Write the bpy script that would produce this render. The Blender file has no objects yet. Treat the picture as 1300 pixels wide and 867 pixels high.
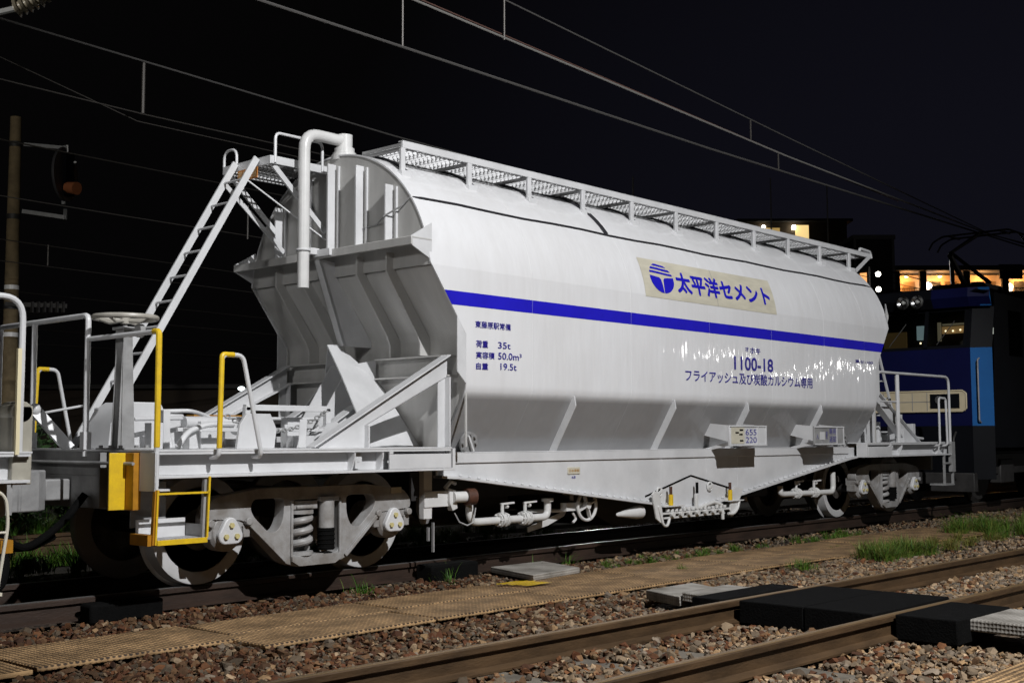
import bpy, bmesh, math, random
import numpy as np
from mathutils import Vector, Matrix
R = math.radians
random.seed(7); rng = np.random.default_rng(7)
sc = bpy.context.scene
COL = sc.collection
V = Vector

# ------------------------------------------------------------------ materials
def _nt(name):
    m = bpy.data.materials.new(name); m.use_nodes = True
    nt = m.node_tree; return m, nt, nt.nodes['Principled BSDF'], nt.nodes, nt.links

def mat(name, col, rough=.5, metal=0., var=0., vscale=3., col2=None, bump=0., bscale=40., stretch=(1, 1, 1), spec=.5, coat=0., detail=6.):
    m, nt, b, N, L = _nt(name)
    b.inputs['Roughness'].default_value = rough; b.inputs['Metallic'].default_value = metal
    b.inputs['Specular IOR Level'].default_value = spec
    b.inputs['Coat Weight'].default_value = coat; b.inputs['Coat Roughness'].default_value = .12
    b.inputs['Base Color'].default_value = (*col, 1)
    g = N.new('ShaderNodeNewGeometry'); mp = N.new('ShaderNodeMapping'); mp.inputs['Scale'].default_value = stretch
    L.new(g.outputs['Position'], mp.inputs['Vector'])
    if var or col2:
        n = N.new('ShaderNodeTexNoise'); n.inputs['Scale'].default_value = vscale; n.inputs['Detail'].default_value = detail; n.inputs['Roughness'].default_value = .62
        L.new(mp.outputs['Vector'], n.inputs['Vector'])
        r = N.new('ShaderNodeValToRGB'); r.color_ramp.elements[0].position = .36; r.color_ramp.elements[1].position = .64
        c2 = col2 or tuple(c * (1 - var) for c in col)
        r.color_ramp.elements[0].color = (*c2, 1); r.color_ramp.elements[1].color = (*col, 1)
        L.new(n.outputs['Fac'], r.inputs['Fac']); L.new(r.outputs['Color'], b.inputs['Base Color'])
    if bump:
        n2 = N.new('ShaderNodeTexNoise'); n2.inputs['Scale'].default_value = bscale; n2.inputs['Detail'].default_value = 4
        L.new(mp.outputs['Vector'], n2.inputs['Vector'])
        bp = N.new('ShaderNodeBump'); bp.inputs['Strength'].default_value = bump; bp.inputs['Distance'].default_value = .01
        L.new(n2.outputs['Fac'], bp.inputs['Height']); L.new(bp.outputs['Normal'], b.inputs['Normal'])
    return m

def emis(name, col, s):
    m, nt, b, N, L = _nt(name)
    b.inputs['Base Color'].default_value = (*[c * .5 for c in col], 1)
    b.inputs['Emission Color'].default_value = (*col, 1); b.inputs['Emission Strength'].default_value = s
    return m

def paint_tank():
    """glossy off-white tank paint: weak dents, vertical run-off grime, painted underside shade"""
    m, nt, b, N, L = _nt('tank_paint')
    b.inputs['Roughness'].default_value = .52; b.inputs['Specular IOR Level'].default_value = .12; b.inputs['Coat Weight'].default_value = .5; b.inputs['Coat Roughness'].default_value = .045
    g = N.new('ShaderNodeNewGeometry')
    mp = N.new('ShaderNodeMapping'); mp.inputs['Scale'].default_value = (5, 5, .5); L.new(g.outputs['Position'], mp.inputs['Vector'])
    n = N.new('ShaderNodeTexNoise'); n.inputs['Scale'].default_value = 1.6; n.inputs['Detail'].default_value = 8; n.inputs['Roughness'].default_value = .65
    L.new(mp.outputs['Vector'], n.inputs['Vector'])
    r = N.new('ShaderNodeValToRGB'); r.color_ramp.elements[0].position = .3; r.color_ramp.elements[1].position = .62
    r.color_ramp.elements[0].color = (.71, .712, .72, 1); r.color_ramp.elements[1].color = (.745, .75, .765, 1)
    L.new(n.outputs['Fac'], r.inputs['Fac'])
    n2 = N.new('ShaderNodeTexNoise'); n2.inputs['Scale'].default_value = 1.1; n2.inputs['Detail'].default_value = 10
    L.new(g.outputs['Position'], n2.inputs['Vector'])
    r2 = N.new('ShaderNodeValToRGB'); r2.color_ramp.elements[0].position = .35; r2.color_ramp.elements[1].position = .6
    r2.color_ramp.elements[0].color = (.94, .935, .93, 1); r2.color_ramp.elements[1].color = (1, 1, 1, 1)
    L.new(n2.outputs['Fac'], r2.inputs['Fac'])
    mx = N.new('ShaderNodeMix'); mx.data_type = 'RGBA'; mx.blend_type = 'MULTIPLY'; mx.inputs['Factor'].default_value = 1
    L.new(r.outputs['Color'], mx.inputs['A']); L.new(r2.outputs['Color'], mx.inputs['B'])
    # shade of the slope below the tank's bend, darkened into the paint
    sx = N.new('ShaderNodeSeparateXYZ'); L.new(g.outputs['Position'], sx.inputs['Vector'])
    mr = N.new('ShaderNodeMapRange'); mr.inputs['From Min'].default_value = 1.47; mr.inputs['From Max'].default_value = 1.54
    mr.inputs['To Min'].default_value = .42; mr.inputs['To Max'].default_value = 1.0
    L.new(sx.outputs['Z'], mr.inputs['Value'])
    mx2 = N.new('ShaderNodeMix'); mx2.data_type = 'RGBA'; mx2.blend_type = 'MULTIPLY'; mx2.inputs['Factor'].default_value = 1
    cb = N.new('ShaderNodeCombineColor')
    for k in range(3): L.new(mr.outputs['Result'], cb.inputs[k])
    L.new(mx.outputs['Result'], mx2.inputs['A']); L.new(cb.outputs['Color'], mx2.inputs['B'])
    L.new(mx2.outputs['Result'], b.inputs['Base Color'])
    # gentle oil-canning of the sheet
    mp3 = N.new('ShaderNodeMapping'); mp3.inputs['Scale'].default_value = (3.0, 3.0, .7); L.new(g.outputs['Position'], mp3.inputs['Vector'])
    n3 = N.new('ShaderNodeTexNoise'); n3.inputs['Scale'].default_value = 2.6; n3.inputs['Detail'].default_value = 2.5
    L.new(mp3.outputs['Vector'], n3.inputs['Vector'])
    bp = N.new('ShaderNodeBump'); bp.inputs['Strength'].default_value = .13; bp.inputs['Distance'].default_value = .05
    L.new(n3.outputs['Fac'], bp.inputs['Height'])
    L.new(bp.outputs['Normal'], b.inputs['Normal']); 
    n4 = N.new('ShaderNodeTexNoise'); n4.inputs['Scale'].default_value = 2.4; n4.inputs['Detail'].default_value = 2.; L.new(mp3.outputs['Vector'], n4.inputs['Vector'])
    bp2 = N.new('ShaderNodeBump'); bp2.inputs['Strength'].default_value = .13; bp2.inputs['Distance'].default_value = .05
    L.new(n4.outputs['Fac'], bp2.inputs['Height']); L.new(bp2.outputs['Normal'], b.inputs['Coat Normal'])
    return m

M = {}
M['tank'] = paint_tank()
M['white'] = mat('white_steel', (.66, .665, .675), .40, var=.16, vscale=2.4, bump=.05, bscale=60)
M['grey'] = mat('shaded_end_grey', (.52, .515, .50), .36, var=.16, vscale=1.8, stretch=(1, 3, .6), bump=.05, bscale=25)  # the white turned greyer: shade of the tank ends put into the colour
M['greyd'] = mat('dusty_grey_steel', (.33, .33, .33), .5, var=.3, vscale=6, bump=.1, bscale=50)
M['bog'] = mat('bogie_grey', (.36, .36, .36), .45, col2=(.21, .195, .18), vscale=5, bump=.15, bscale=60)
M['dark'] = mat('dark_steel', (.035, .033, .032), .6, var=.4, vscale=8)
M['black'] = mat('black_rubber', (.0035, .0035, .0035), .9, var=.5, vscale=9, bump=.5, bscale=70, spec=.12)
M['yellow'] = mat('yellow_paint', (.76, .51, .015), .45, col2=(.64, .42, .02), vscale=16, bump=.08, bscale=90)
M['ochre'] = mat('worn_orange_paint', (.45, .2, .01), .5, var=.25, vscale=14)
M['blue'] = mat('blue_stripe_paint', (.016, .012, .50), .5, var=.12, vscale=5, spec=.25)
M['ink'] = mat('blue_lettering', (.03, .022, .30), .35, var=.2, vscale=30)
M['cream'] = mat('cream_signboard', (.62, .585, .47), .5, var=.16, vscale=3, stretch=(1, 1, 4))
M['cable'] = mat('black_cable', (.02, .02, .025), .5)
M['pipe'] = mat('pipe_white', (.66, .66, .65), .3, var=.1, vscale=6)
M['rustcap'] = mat('rusty_cap', (.09, .035, .02), .6, var=.4, vscale=40)
M['railside'] = mat('rusty_rail', (.10, .058, .027), .55, var=.5, vscale=9, bump=.3, bscale=90, stretch=(.25, 1, 1), metal=.15)
M['raildark'] = mat('dark_rusty_rail', (.042, .024, .016), .6, var=.45, vscale=9, bump=.25, bscale=90, stretch=(.3, 1, 1))
M['railtop'] = mat('worn_rail_head', (.30, .20, .10), .36, metal=.45, var=.3, vscale=8, stretch=(.15, 4, 1), bump=.05, bscale=60)
M['railshine'] = mat('polished_rail_head', (.55, .54, .52), .36, metal=.85, var=.15, vscale=8, stretch=(.1, 2, 1))
M['concrete'] = mat('concrete', (.30, .29, .265), .85, var=.25, vscale=9, bump=.35, bscale=90)
M['sleeper'] = mat('stained_sleeper_concrete', (.17, .148, .118), .9, var=.45, vscale=8, bump=.3, bscale=70)
M['pole'] = mat('pole_concrete', (.22, .165, .09), .85, var=.35, vscale=5, bump=.2, bscale=40)
M['galv'] = mat('galvanised', (.36, .37, .38), .45, metal=.4, var=.2, vscale=9)
M['wire'] = mat('catenary_wire', (.17, .165, .16), .4, metal=.6)
M['wired'] = mat('dark_wire', (.06, .055, .05), .5, metal=.4)
M['locoblue'] = mat('loco_blue', (.0035, .005, .042), .6, var=.15, vscale=2, spec=.12)
M['locolight'] = mat('loco_light_blue', (.010, .095, .29), .6, var=.1, vscale=2, spec=.12)
M['locodark'] = mat('loco_black', (.0035, .004, .006), .6, var=.3, vscale=3, spec=.12)
M['lococream'] = mat('loco_cream', (.62, .53, .36), .5, var=.1, vscale=4)
M['chrome'] = mat('lamp_reflector', (.5, .5, .5), .22, metal=1.)
M['cabin'] = mat('cab_interior', (.03, .026, .022), .8, var=.3, vscale=3)
M['foam'] = mat('bldg_dark_wall', (.035, .034, .038), .8, var=.3, vscale=.6)
M['lowwall'] = mat('brown_wall', (.05, .035, .024), .85, var=.3, vscale=.5)
M['corr'] = mat('corridor_plaster', (.58, .42, .26), .8, var=.15, vscale=.8)
M['leaf'] = mat('dark_foliage', (.03, .075, .018), .6, var=.5, vscale=4)

def glass():
    m, nt, b, N, L = _nt('cab_glass'); N.remove(b); out = N['Material Output']
    t = N.new('ShaderNodeBsdfTransparent'); t.inputs['Color'].default_value = (.62, .66, .64, 1)
    g = N.new('ShaderNodeBsdfGlossy'); g.inputs['Roughness'].default_value = .05
    f = N.new('ShaderNodeFresnel'); f.inputs['IOR'].default_value = 1.3
    mx = N.new('ShaderNodeMixShader'); L.new(f.outputs[0], mx.inputs[0]); L.new(t.outputs[0], mx.inputs[1]); L.new(g.outputs[0], mx.inputs[2]); L.new(mx.outputs[0], out.inputs[0])
    return m
M['glass'] = glass()

def attr_mat(name, rough, spec=.35, bump=0.):
    m, nt, b, N, L = _nt(name)
    a = N.new('ShaderNodeAttribute'); a.attribute_name = 'Col'
    b.inputs['Roughness'].default_value = rough; b.inputs['Specular IOR Level'].default_value = spec
    g = N.new('ShaderNodeNewGeometry'); n = N.new('ShaderNodeTexNoise'); n.inputs['Scale'].default_value = 70; n.inputs['Detail'].default_value = 5
    L.new(g.outputs['Position'], n.inputs['Vector'])
    mr = N.new('ShaderNodeMapRange'); mr.inputs['To Min'].default_value = .6; mr.inputs['To Max'].default_value = 1.35; L.new(n.outputs['Fac'], mr.inputs['Value'])
    hs = N.new('ShaderNodeHueSaturation'); L.new(a.outputs['Color'], hs.inputs['Color']); L.new(mr.outputs['Result'], hs.inputs['Value'])
    L.new(hs.outputs['Color'], b.inputs['Base Color'])
    if bump:
        bp = N.new('ShaderNodeBump'); bp.inputs['Strength'].default_value = bump; bp.inputs['Distance'].default_value = .006
        L.new(n.outputs['Fac'], bp.inputs['Height']); L.new(bp.outputs['Normal'], b.inputs['Normal'])
    return m
M['stone'] = attr_mat('ballast_stone', .85, .3, .4)
M['blade'] = attr_mat('grass_blade', .55, .3)

def tread_mat(name, col, dark, scale):
    m, nt, b, N, L = _nt(name)
    g = N.new('ShaderNodeTexCoord')
    vo = N.new('ShaderNodeTexVoronoi'); vo.inputs['Scale'].default_value = scale; vo.inputs['Randomness'].default_value = .12
    L.new(g.outputs['Object'], vo.inputs['Vector'])
    r = N.new('ShaderNodeValToRGB'); r.color_ramp.elements[0].position = .30; r.color_ramp.elements[1].position = .46
    r.color_ramp.elements[0].color = (*dark, 1); r.color_ramp.elements[1].color = (*col, 1)
    L.new(vo.outputs['Distance'], r.inputs['Fac'])
    n = N.new('ShaderNodeTexNoise'); n.inputs['Scale'].default_value = 3.5; n.inputs['Detail'].default_value = 8; L.new(g.outputs['Object'], n.inputs['Vector'])
    r2 = N.new('ShaderNodeValToRGB'); r2.color_ramp.elements[0].color = (.35, .32, .28, 1); r2.color_ramp.elements[1].color = (1.15, 1.1, 1.05, 1)
    r2.color_ramp.elements[0].position = .3; r2.color_ramp.elements[1].position = .68
    L.new(n.outputs['Fac'], r2.inputs['Fac'])
    mx = N.new('ShaderNodeMix'); mx.data_type = 'RGBA'; mx.blend_type = 'MULTIPLY'; mx.inputs['Factor'].default_value = 1
    L.new(r.outputs['Color'], mx.inputs['A']); L.new(r2.outputs['Color'], mx.inputs['B']); L.new(mx.outputs['Result'], b.inputs['Base Color'])
    b.inputs['Roughness'].default_value = .75
    bp = N.new('ShaderNodeBump'); bp.inputs['Strength'].default_value = .9; bp.inputs['Distance'].default_value = .012
    L.new(vo.outputs['Distance'], bp.inputs['Height']); L.new(bp.outputs['Normal'], b.inputs['Normal'])
    return m
M['tread'] = tread_mat('walkway_tread', (.50, .33, .165), (.05, .03, .016), 26)
M['slabtread'] = tread_mat('slab_tread', (.36, .355, .335), (.31, .305, .29), 40)

# ------------------------------------------------------------------ mesh builder
class MB:
    def __init__(s): s.v = []; s.f = []
    def add(s, vs, fs):
        o = len(s.v); s.v += [tuple(x) for x in vs]; s.f += [tuple(i + o for i in f) for f in fs]; return s
    def box(s, x0, x1, y0, y1, z0, z1):
        return s.add([(x, y, z) for x in (x0, x1) for y in (y0, y1) for z in (z0, z1)],
                     [(0, 1, 3, 2), (4, 6, 7, 5), (0, 4, 5, 1), (2, 3, 7, 6), (0, 2, 6, 4), (1, 5, 7, 3)])
    def bar(s, p0, p1, w, h, up=(0, 0, 1)):
        p0, p1 = V(p0), V(p1); d = (p1 - p0).normalized(); u = V(up)
        a = d.cross(u)
        if a.length < 1e-4: a = d.cross(V((1, 0, 0)))
        a.normalize(); c = a.cross(d)
        vs = [p + a * (w / 2 * i) + c * (h / 2 * j) for p in (p0, p1) for i in (-1, 1) for j in (-1, 1)]
        return s.add(vs, [(0, 1, 3, 2), (4, 6, 7, 5), (0, 4, 5, 1), (2, 3, 7, 6), (0, 2, 6, 4), (1, 5, 7, 3)])
    def prism(s, poly, axis, a0, a1):
        def P(p, a): return {'x': (a, p[0], p[1]), 'y': (p[0], a, p[1]), 'z': (p[0], p[1], a)}[axis]
        n = len(poly); vs = [P(p, a0) for p in poly] + [P(p, a1) for p in poly]
        fs = [tuple(range(n))[::-1], tuple(range(n, 2 * n))] + [(i, (i + 1) % n, n + (i + 1) % n, n + i) for i in range(n)]
        return s.add(vs, fs)
    def rings(s, rings, closed=False, caps=True):
        n = len(rings[0]); vs = [p for r in rings for p in r]; fs = []
        m = len(rings)
        for i in range(m if closed else m - 1):
            j = (i + 1) % m
            for k in range(n): fs.append((i * n + k, i * n + (k + 1) % n, j * n + (k + 1) % n, j * n + k))
        if caps and not closed: fs += [tuple(range(n))[::-1], tuple(range((m - 1) * n, m * n))]
        return s.add(vs, fs)
    def tube(s, pts, r, n=10, fil=None, closed=False):
        P = [V(p) for p in pts]
        if fil:
            Q = [P[0]]
            for i in range(1, len(P) - 1):
                a, b, c = P[i - 1], P[i], P[i + 1]; u = (a - b); w = (c - b)
                k = min(fil, u.length * .48, w.length * .48); u.normalize(); w.normalize()
                A, C = b + u * k, b + w * k
                for t in np.linspace(0, 1, 7): Q.append(A.lerp(b, t).lerp(b.lerp(C, t), t))
            Q.append(P[-1]); P = Q
        m = len(P); rings = []; ref = None
        for i in range(m):
            if closed: t = (P[(i + 1) % m] - P[i - 1])
            else: t = (P[min(i + 1, m - 1)] - P[max(i - 1, 0)])
            t.normalize()
            if ref is None:
                ref = t.cross(V((0, 0, 1)))
                if ref.length < 1e-3: ref = t.cross(V((1, 0, 0)))
            ref = (ref - t * ref.dot(t)).normalized(); b = t.cross(ref)
            rr = r[i] if isinstance(r, (list, tuple)) else r
            rings.append([P[i] + (ref * math.cos(2 * math.pi * k / n) + b * math.sin(2 * math.pi * k / n)) * rr for k in range(n)])
        return s.rings(rings, closed)
    def cyl(s, p0, p1, r, n=18, r1=None): return s.tube([p0, p1], [r, r if r1 is None else r1], n)
    def torus(s, c, axis, Rr, r, N=28, n=8):
        c = V(c); ax = V(axis).normalized(); a = ax.orthogonal().normalized(); b = ax.cross(a)
        return s.tube([c + (a * math.cos(2 * math.pi * k / N) + b * math.sin(2 * math.pi * k / N)) * Rr for k in range(N)], r, n, closed=True)
    def lathe(s, prof, c, axis, n=40):
        c = V(c); ax = V(axis).normalized(); a = ax.orthogonal().normalized(); b = ax.cross(a)
        rings = [[c + ax * h + (a * math.cos(2 * math.pi * k / n) + b * math.sin(2 * math.pi * k / n)) * max(r, 1e-4) for k in range(n)] for r, h in prof]
        return s.rings(rings)
    def sphere(s, c, r, n=14, sz=1.):
        prof = [(r * math.sin(math.pi * i / 8), -r * sz * math.cos(math.pi * i / 8)) for i in range(9)]
        return s.lathe(prof, c, (0, 0, 1), n)
    def build(s, name, m, parent=None, smooth=True, bevel=0., loc=None, ang=35, solid=0.):
        me = bpy.data.meshes.new(name); me.from_pydata(s.v, [], s.f)
        bm = bmesh.new(); bm.from_mesh(me); bmesh.ops.recalc_face_normals(bm, faces=bm.faces[:]); bm.to_mesh(me); bm.free()
        me.materials.append(M[m] if isinstance(m, str) else m)
        if smooth:
            me.polygons.foreach_set('use_smooth', [True] * len(me.polygons)); me.set_sharp_from_angle(angle=R(ang))
        o = bpy.data.objects.new(name, me); COL.objects.link(o)
        if parent: o.parent = parent
        if loc: o.location = loc
        if solid:
            md = o.modifiers.new('s', 'SOLIDIFY'); md.thickness = solid; md.offset = -1
            if smooth: es = o.modifiers.new('e', 'EDGE_SPLIT'); es.split_angle = R(ang); es.use_edge_sharp = False
        if bevel:
            md = o.modifiers.new('b', 'BEVEL'); md.width = bevel; md.segments = 2; md.limit_method = 'ANGLE'; md.angle_limit = R(40); md.harden_normals = False
        return o

def tag(o, label=None, cat=None, group=None, kind=None):
    for k, v in (('label', label), ('category', cat), ('group', group), ('kind', kind)):
        if v: o[k] = v
    return o
def empty(name, loc=(0, 0, 0), rz=0., parent=None):
    o = bpy.data.objects.new(name, None); COL.objects.link(o); o.location = loc; o.rotation_euler = (0, 0, rz); o.empty_display_size = .2
    if parent: o.parent = parent
    return o

def text_verts(body, size, bold=0., sxy=1., space=1.):
    c = bpy.data.curves.new('t', 'FONT'); c.body = body; c.size = size; c.offset = bold; c.space_character = space; c.resolution_u = 3
    o = bpy.data.objects.new('t', c); COL.objects.link(o)
    me = bpy.data.meshes.new_from_object(o.evaluated_get(bpy.context.evaluated_depsgraph_get()))
    bpy.data.objects.remove(o); bpy.data.curves.remove(c)
    vs = [(v.co.x * sxy, v.co.y) for v in me.vertices]; fs = [tuple(p.vertices) for p in me.polygons]
    bpy.data.meshes.remove(me)
    return vs, fs
def bbox2(vs):
    xs = [v[0] for v in vs]; ys = [v[1] for v in vs]; return min(xs), max(xs), min(ys), max(ys)
def text_fit(body, x0, x1, z0, z1, bold=0.):
    """outline letters scaled into the box (x0..x1, z0..z1) -> 2-D verts, faces"""
    vs, fs = text_verts(body, 1., bold); a, b, c, d = bbox2(vs)
    return [(x0 + (x - a) / (b - a) * (x1 - x0), z0 + (y - c) / (d - c) * (z1 - z0)) for x, y in vs], fs

# ==================================================================== HOPPER WAGON
ZC, RT = 2.46, 1.31                     # roof arc centre height and radius
def arc_y(z): return math.sqrt(max(RT * RT - (z - ZC) ** 2, 0)) if z > 2.62 else 1.30
def xext(z): return 4.2 if z >= 2.64 else (3.764 if z <= 2.04 else 3.764 + (z - 2.04) / .6 * .436)

W = empty('hopper_wagon')
tag(W, 'long off-white cement hopper wagon with blue stripe and Japanese lettering standing on the rails', 'freight wagon')

XO = .465                                # the tank reaches further toward its rear end
def profile():
    p = [(-.945, .95)]
    # slope up to the rounded bend
    a, b, c = V((-.945, .95)), V((-1.30, 1.545)), V((-1.30, 2.04))
    k = .06; A = b + (a - b).normalized() * k; B = b + (c - b).normalized() * k
    for t in np.linspace(0, 1, 8): q = A.lerp(b, t).lerp(b.lerp(B, t), t); p.append((q.x, q.y))
    p += [(-1.30, 2.04), (-1.30, 2.62)]
    a0 = math.atan2(2.64 - ZC, -arc_y(2.64)); a0 = a0 if a0 > 0 else a0 + 2 * math.pi
    for t in np.linspace(0, 1, 25):
        an = a0 + (math.pi / 2 - a0) * t; p.append((RT * math.cos(an), ZC + RT * math.sin(an)))
    return p
PR = profile(); PRF = PR + [(-y, z) for y, z in PR[-2::-1]]
mb = MB()
vs, fs = [], []
for y, z in PRF:
    for k in range(2): vs.append((-xext(z) if k == 0 else xext(z) + XO, y, z))
for i in range(len(PRF) - 1): fs.append((2 * i, 2 * i + 1, 2 * i + 3, 2 * i + 2))
mb.add(vs, fs)
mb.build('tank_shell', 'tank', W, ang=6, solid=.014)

# weld seams follow the shell
for xs in (-2.88, -1.34, .12, 1.47, 2.78, 3.9):
    mb = MB(); vs, fs = [], []
    for i, (y, z) in enumerate(PR):
        nx = PR[min(i + 1, len(PR) - 1)]; pv = PR[max(i - 1, 0)]
        t = V((nx[0] - pv[0], nx[1] - pv[1])).normalized(); n = V((-t.y, t.x)); n = -n if n.x > 0 and y < -.3 else n
        if n.y < 0 and z > 3: n = -n
        for dx, o in ((-.006, .0003), (0, .0022), (.006, .0003)): vs.append((xs + dx, y + n.x * o, z + n.y * o))
    for i in range(len(PR) - 1):
        for k in range(2): fs.append((3 * i + k, 3 * i + k + 1, 3 * i + k + 4, 3 * i + k + 3))
    mb.add(vs, fs); mb.build('weld_seam', 'tank', W)

def arcpts(x, r_in=.03, n=28, zb=2.62):
    out = []
    a0 = math.acos((zb - ZC) / RT)
    for t in np.linspace(-a0, a0, n): out.append(((RT - r_in) * math.sin(t), ZC + (RT - r_in) * math.cos(t)))
    return out
RIBY = (-.8, -.4, 0., .4, .8)
for e in (-1, 1):
    X = lambda x: -x if e < 0 else x + XO
    # end sheet: upright top, slanted middle, upright bottom narrowing between the slopes
    mb = MB(); ap = arcpts(0, .012)
    mb.add([(X(4.194), y, z) for y, z in ap], [tuple(range(len(ap)))])
    prof = [(4.165, 2.62)]
    for t in np.linspace(0, 1, 6): q = V((4.165, 2.66)).lerp(V((4.165, 2.61)), t).lerp(V((4.165, 2.61)).lerp(V((4.13, 2.56)), t), t); prof.append((q.x, q.y))
    for t in np.linspace(0, 1, 6): q = V((3.77, 2.09)).lerp(V((3.735, 2.04)), t).lerp(V((3.735, 2.04)).lerp(V((3.735, 1.98)), t), t); prof.append((q.x, q.y))
    prof = [p for i, p in enumerate(prof) if i == 0 or p[1] < 2.62] + [(3.735, 1.55)]
    vs = []; fs = []
    for x, z in prof:
        w = 1.272
        vs += [(X(x), -w, z), (X(x), w, z)]
    for i in range(len(prof) - 1): fs.append((2 * i, 2 * i + 1, 2 * i + 3, 2 * i + 2))
    mb.add(vs, fs)
    mb.add([(X(3.735), -1.272, 1.55), (X(3.735), 1.272, 1.55), (X(3.735), .92, .95), (X(3.735), -.92, .95)], [(0, 1, 2, 3)])
    mb.build('end_sheet', 'grey', W, ang=25)
    # stiffeners on the end: straight flat bars above the beam, bent ones below
    for yr in RIBY:
        zt = ZC + math.sqrt((RT - .03) ** 2 - (abs(yr) + .03) ** 2) - .06
        mb = MB(); mb.box(*sorted((X(4.195), X(4.285))), yr - .011, yr + .011, 2.842, zt)
        mb.box(*sorted((X(4.195), X(4.215))), yr - .075, yr - .055, 2.842, zt - .02)
        mb.build('stiffener', 'white', W, bevel=.003)
        if yr:
            poly = [(X(4.165), 2.765), (X(4.27), 2.765), (X(4.27), 2.60), (X(4.235), 2.545), (X(3.90), 2.065), (X(3.86), 1.98), (X(3.86), 1.87), (X(3.737), 1.87), (X(3.737), 2.03), (X(4.165), 2.61)]
            MB().prism(poly, 'y', yr - .012, yr + .012).build('stiffener', 'grey', W, bevel=.003)  # same bars as above the beam, their shade put into a greyer colour
    mb = MB(); mb.prism([(X(4.17), 2.765), (X(4.40), 2.765), (X(4.10), 1.985), (X(3.74), 1.985), (X(3.74), 2.04), (X(4.17), 2.62)], 'y', -.008, .008)
    d = V((X(4.22), 0, 1.985)) - V((X(4.42), 0, 2.765))
    mb.bar((X(4.404), 0, 2.763), (X(4.104), 0, 1.985), .07, .012, up=(e, 0, 0)); mb.build('centre_stay', 'white', W, bevel=.002)
    # cross beam
    BX = 4.415 if e < 0 else 4.23
    mb = MB(); mb.box(*sorted((X(4.17), X(BX))), -1.285, 1.285, 2.825, 2.84); mb.box(*sorted((X(BX - .015), X(BX + .003))), -1.288, 1.288, 2.768, 2.838)
    mb.build('end_beam', 'grey', W, bevel=.003)
    for s in (-1, 1):
        MB().add([(X(BX), s * 1.27, 2.84), (X(4.17), s * 1.27, 2.98), (X(4.17), s * 1.27, 2.66), (X(BX), s * 1.27, 2.77),
                  (X(BX), s * 1.282, 2.84), (X(4.17), s * 1.282, 2.98), (X(4.17), s * 1.282, 2.66), (X(BX), s * 1.282, 2.77)],
                 [(0, 1, 2, 3), (4, 5, 6, 7), (0, 1, 5, 4), (2, 3, 7, 6), (0, 3, 7, 4)]).build('beam_gusset', 'white', W)
        # triangular closing plate at the slanted end, post and diagonal brace to the deck
        MB().prism([(X(3.76), 2.035), (X(3.872), 2.19), (X(3.872), 1.71), (X(3.76), 1.60)], 'y', s * 1.287, s * 1.299).build('corner_plate', 'white', W, bevel=.002)
        mb = MB(); mb.box(*sorted((X(3.87), X(3.96))), s * 1.14 - .008, s * 1.14 + .008, 1.05, 1.68); mb.box(*sorted((X(3.866), X(3.88))), s * 1.14 - .07, s * 1.14 + .05, 1.05, 1.66)
        mb.build('corner_post', 'white', W, bevel=.002)
        mb = MB(); mb.prism([(X(3.86), 1.85), (X(4.80), 1.34), (X(5.37), 1.05), (X(4.80), 1.05), (X(4.80), 1.235), (X(3.86), 1.668)], 'y', s * 1.15 - .007, s * 1.15 + .007)
        mb.bar((X(3.86), s * 1.15, 1.855), (X(5.36), s * 1.15, 1.058), .11, .012, up=(0, 0, 1))
        mb.bar((X(3.86), s * 1.11, 1.668), (X(4.79), s * 1.11, 1.237), .08, .012, up=(0, 0, 1))
        mb.box(*sorted((X(4.795), X(4.81))), s * 1.15 - .06, s * 1.15 + .06, 1.05, 1.235)
        mb.build('diagonal_brace', 'white', W, bevel=.002)
        # channel across the end between hood and post
        mb = MB(); y0, y1 = sorted((s * .2, s * 1.17))
        mb.box(*sorted((X(3.737), X(3.87))), y0, y1, 1.85, 1.862); mb.box(*sorted((X(3.737), X(3.87))), y0, y1, 1.672, 1.684); mb.box(*sorted((X(3.737), X(3.748))), y0, y1, 1.686, 1.848)
        mb.build('end_channel', 'grey', W)
        # gable-shaped hood, widening toward the deck
        Lf = [(4.27, .0, 1.99), (4.31, .26, 1.69), (4.38, .55, 1.36), (4.45, .82, 1.052)]; Rt = [(4.14, .0, 1.992), (3.96, .09, 1.82), (3.80, .25, 1.58), (3.76, .70, 1.052)]
        if s > 0: Lf = [(a - .22 * min(i, 1), b, c) for i, (a, b, c) in enumerate(Lf)]
        mb = MB(); vs = []
        for (a, b, c), (d, g, h) in zip(Lf, Rt):
            for t in np.linspace(0, 1, 5): vs.append((X(a + (d - a) * t), s * (b + (g - b) * t), c + (h - c) * t + .015 * math.sin(math.pi * t) * (c < 1.9)))
        mb.add(vs, [(5 * i + k, 5 * i + k + 1, 5 * i + k + 6, 5 * i + k + 5) for i in range(3) for k in range(4)])
        mb.build('hood_plate', 'white', W, ang=50, solid=.012)
        mb = MB(); mb.prism([(X(3.80), 1.86), (X(4.12), 1.80), (X(4.62), 1.052), (X(3.80), 1.052)], 'y', s * .13 - .006, s * .13 + .006)
        mb.build('hood_web', 'white', W)
        mb = MB(); mb.bar((X(4.25), s * .36, 1.42), (X(4.85), s * .36, 1.06), .11, .012); mb.prism([(X(4.25), 1.41), (X(4.85), 1.05), (X(4.25), 1.05)], 'y', s * .36 - .006, s * .36 + .006)
        mb.build('hood_rib', 'white', W)
        mb = MB(); mb.box(*sorted((X(3.74), X(3.76))), *sorted((s * 1.272, s * 1.286)), 1.05, 2.05); mb.build('edge_angle', 'grey', W)

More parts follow.
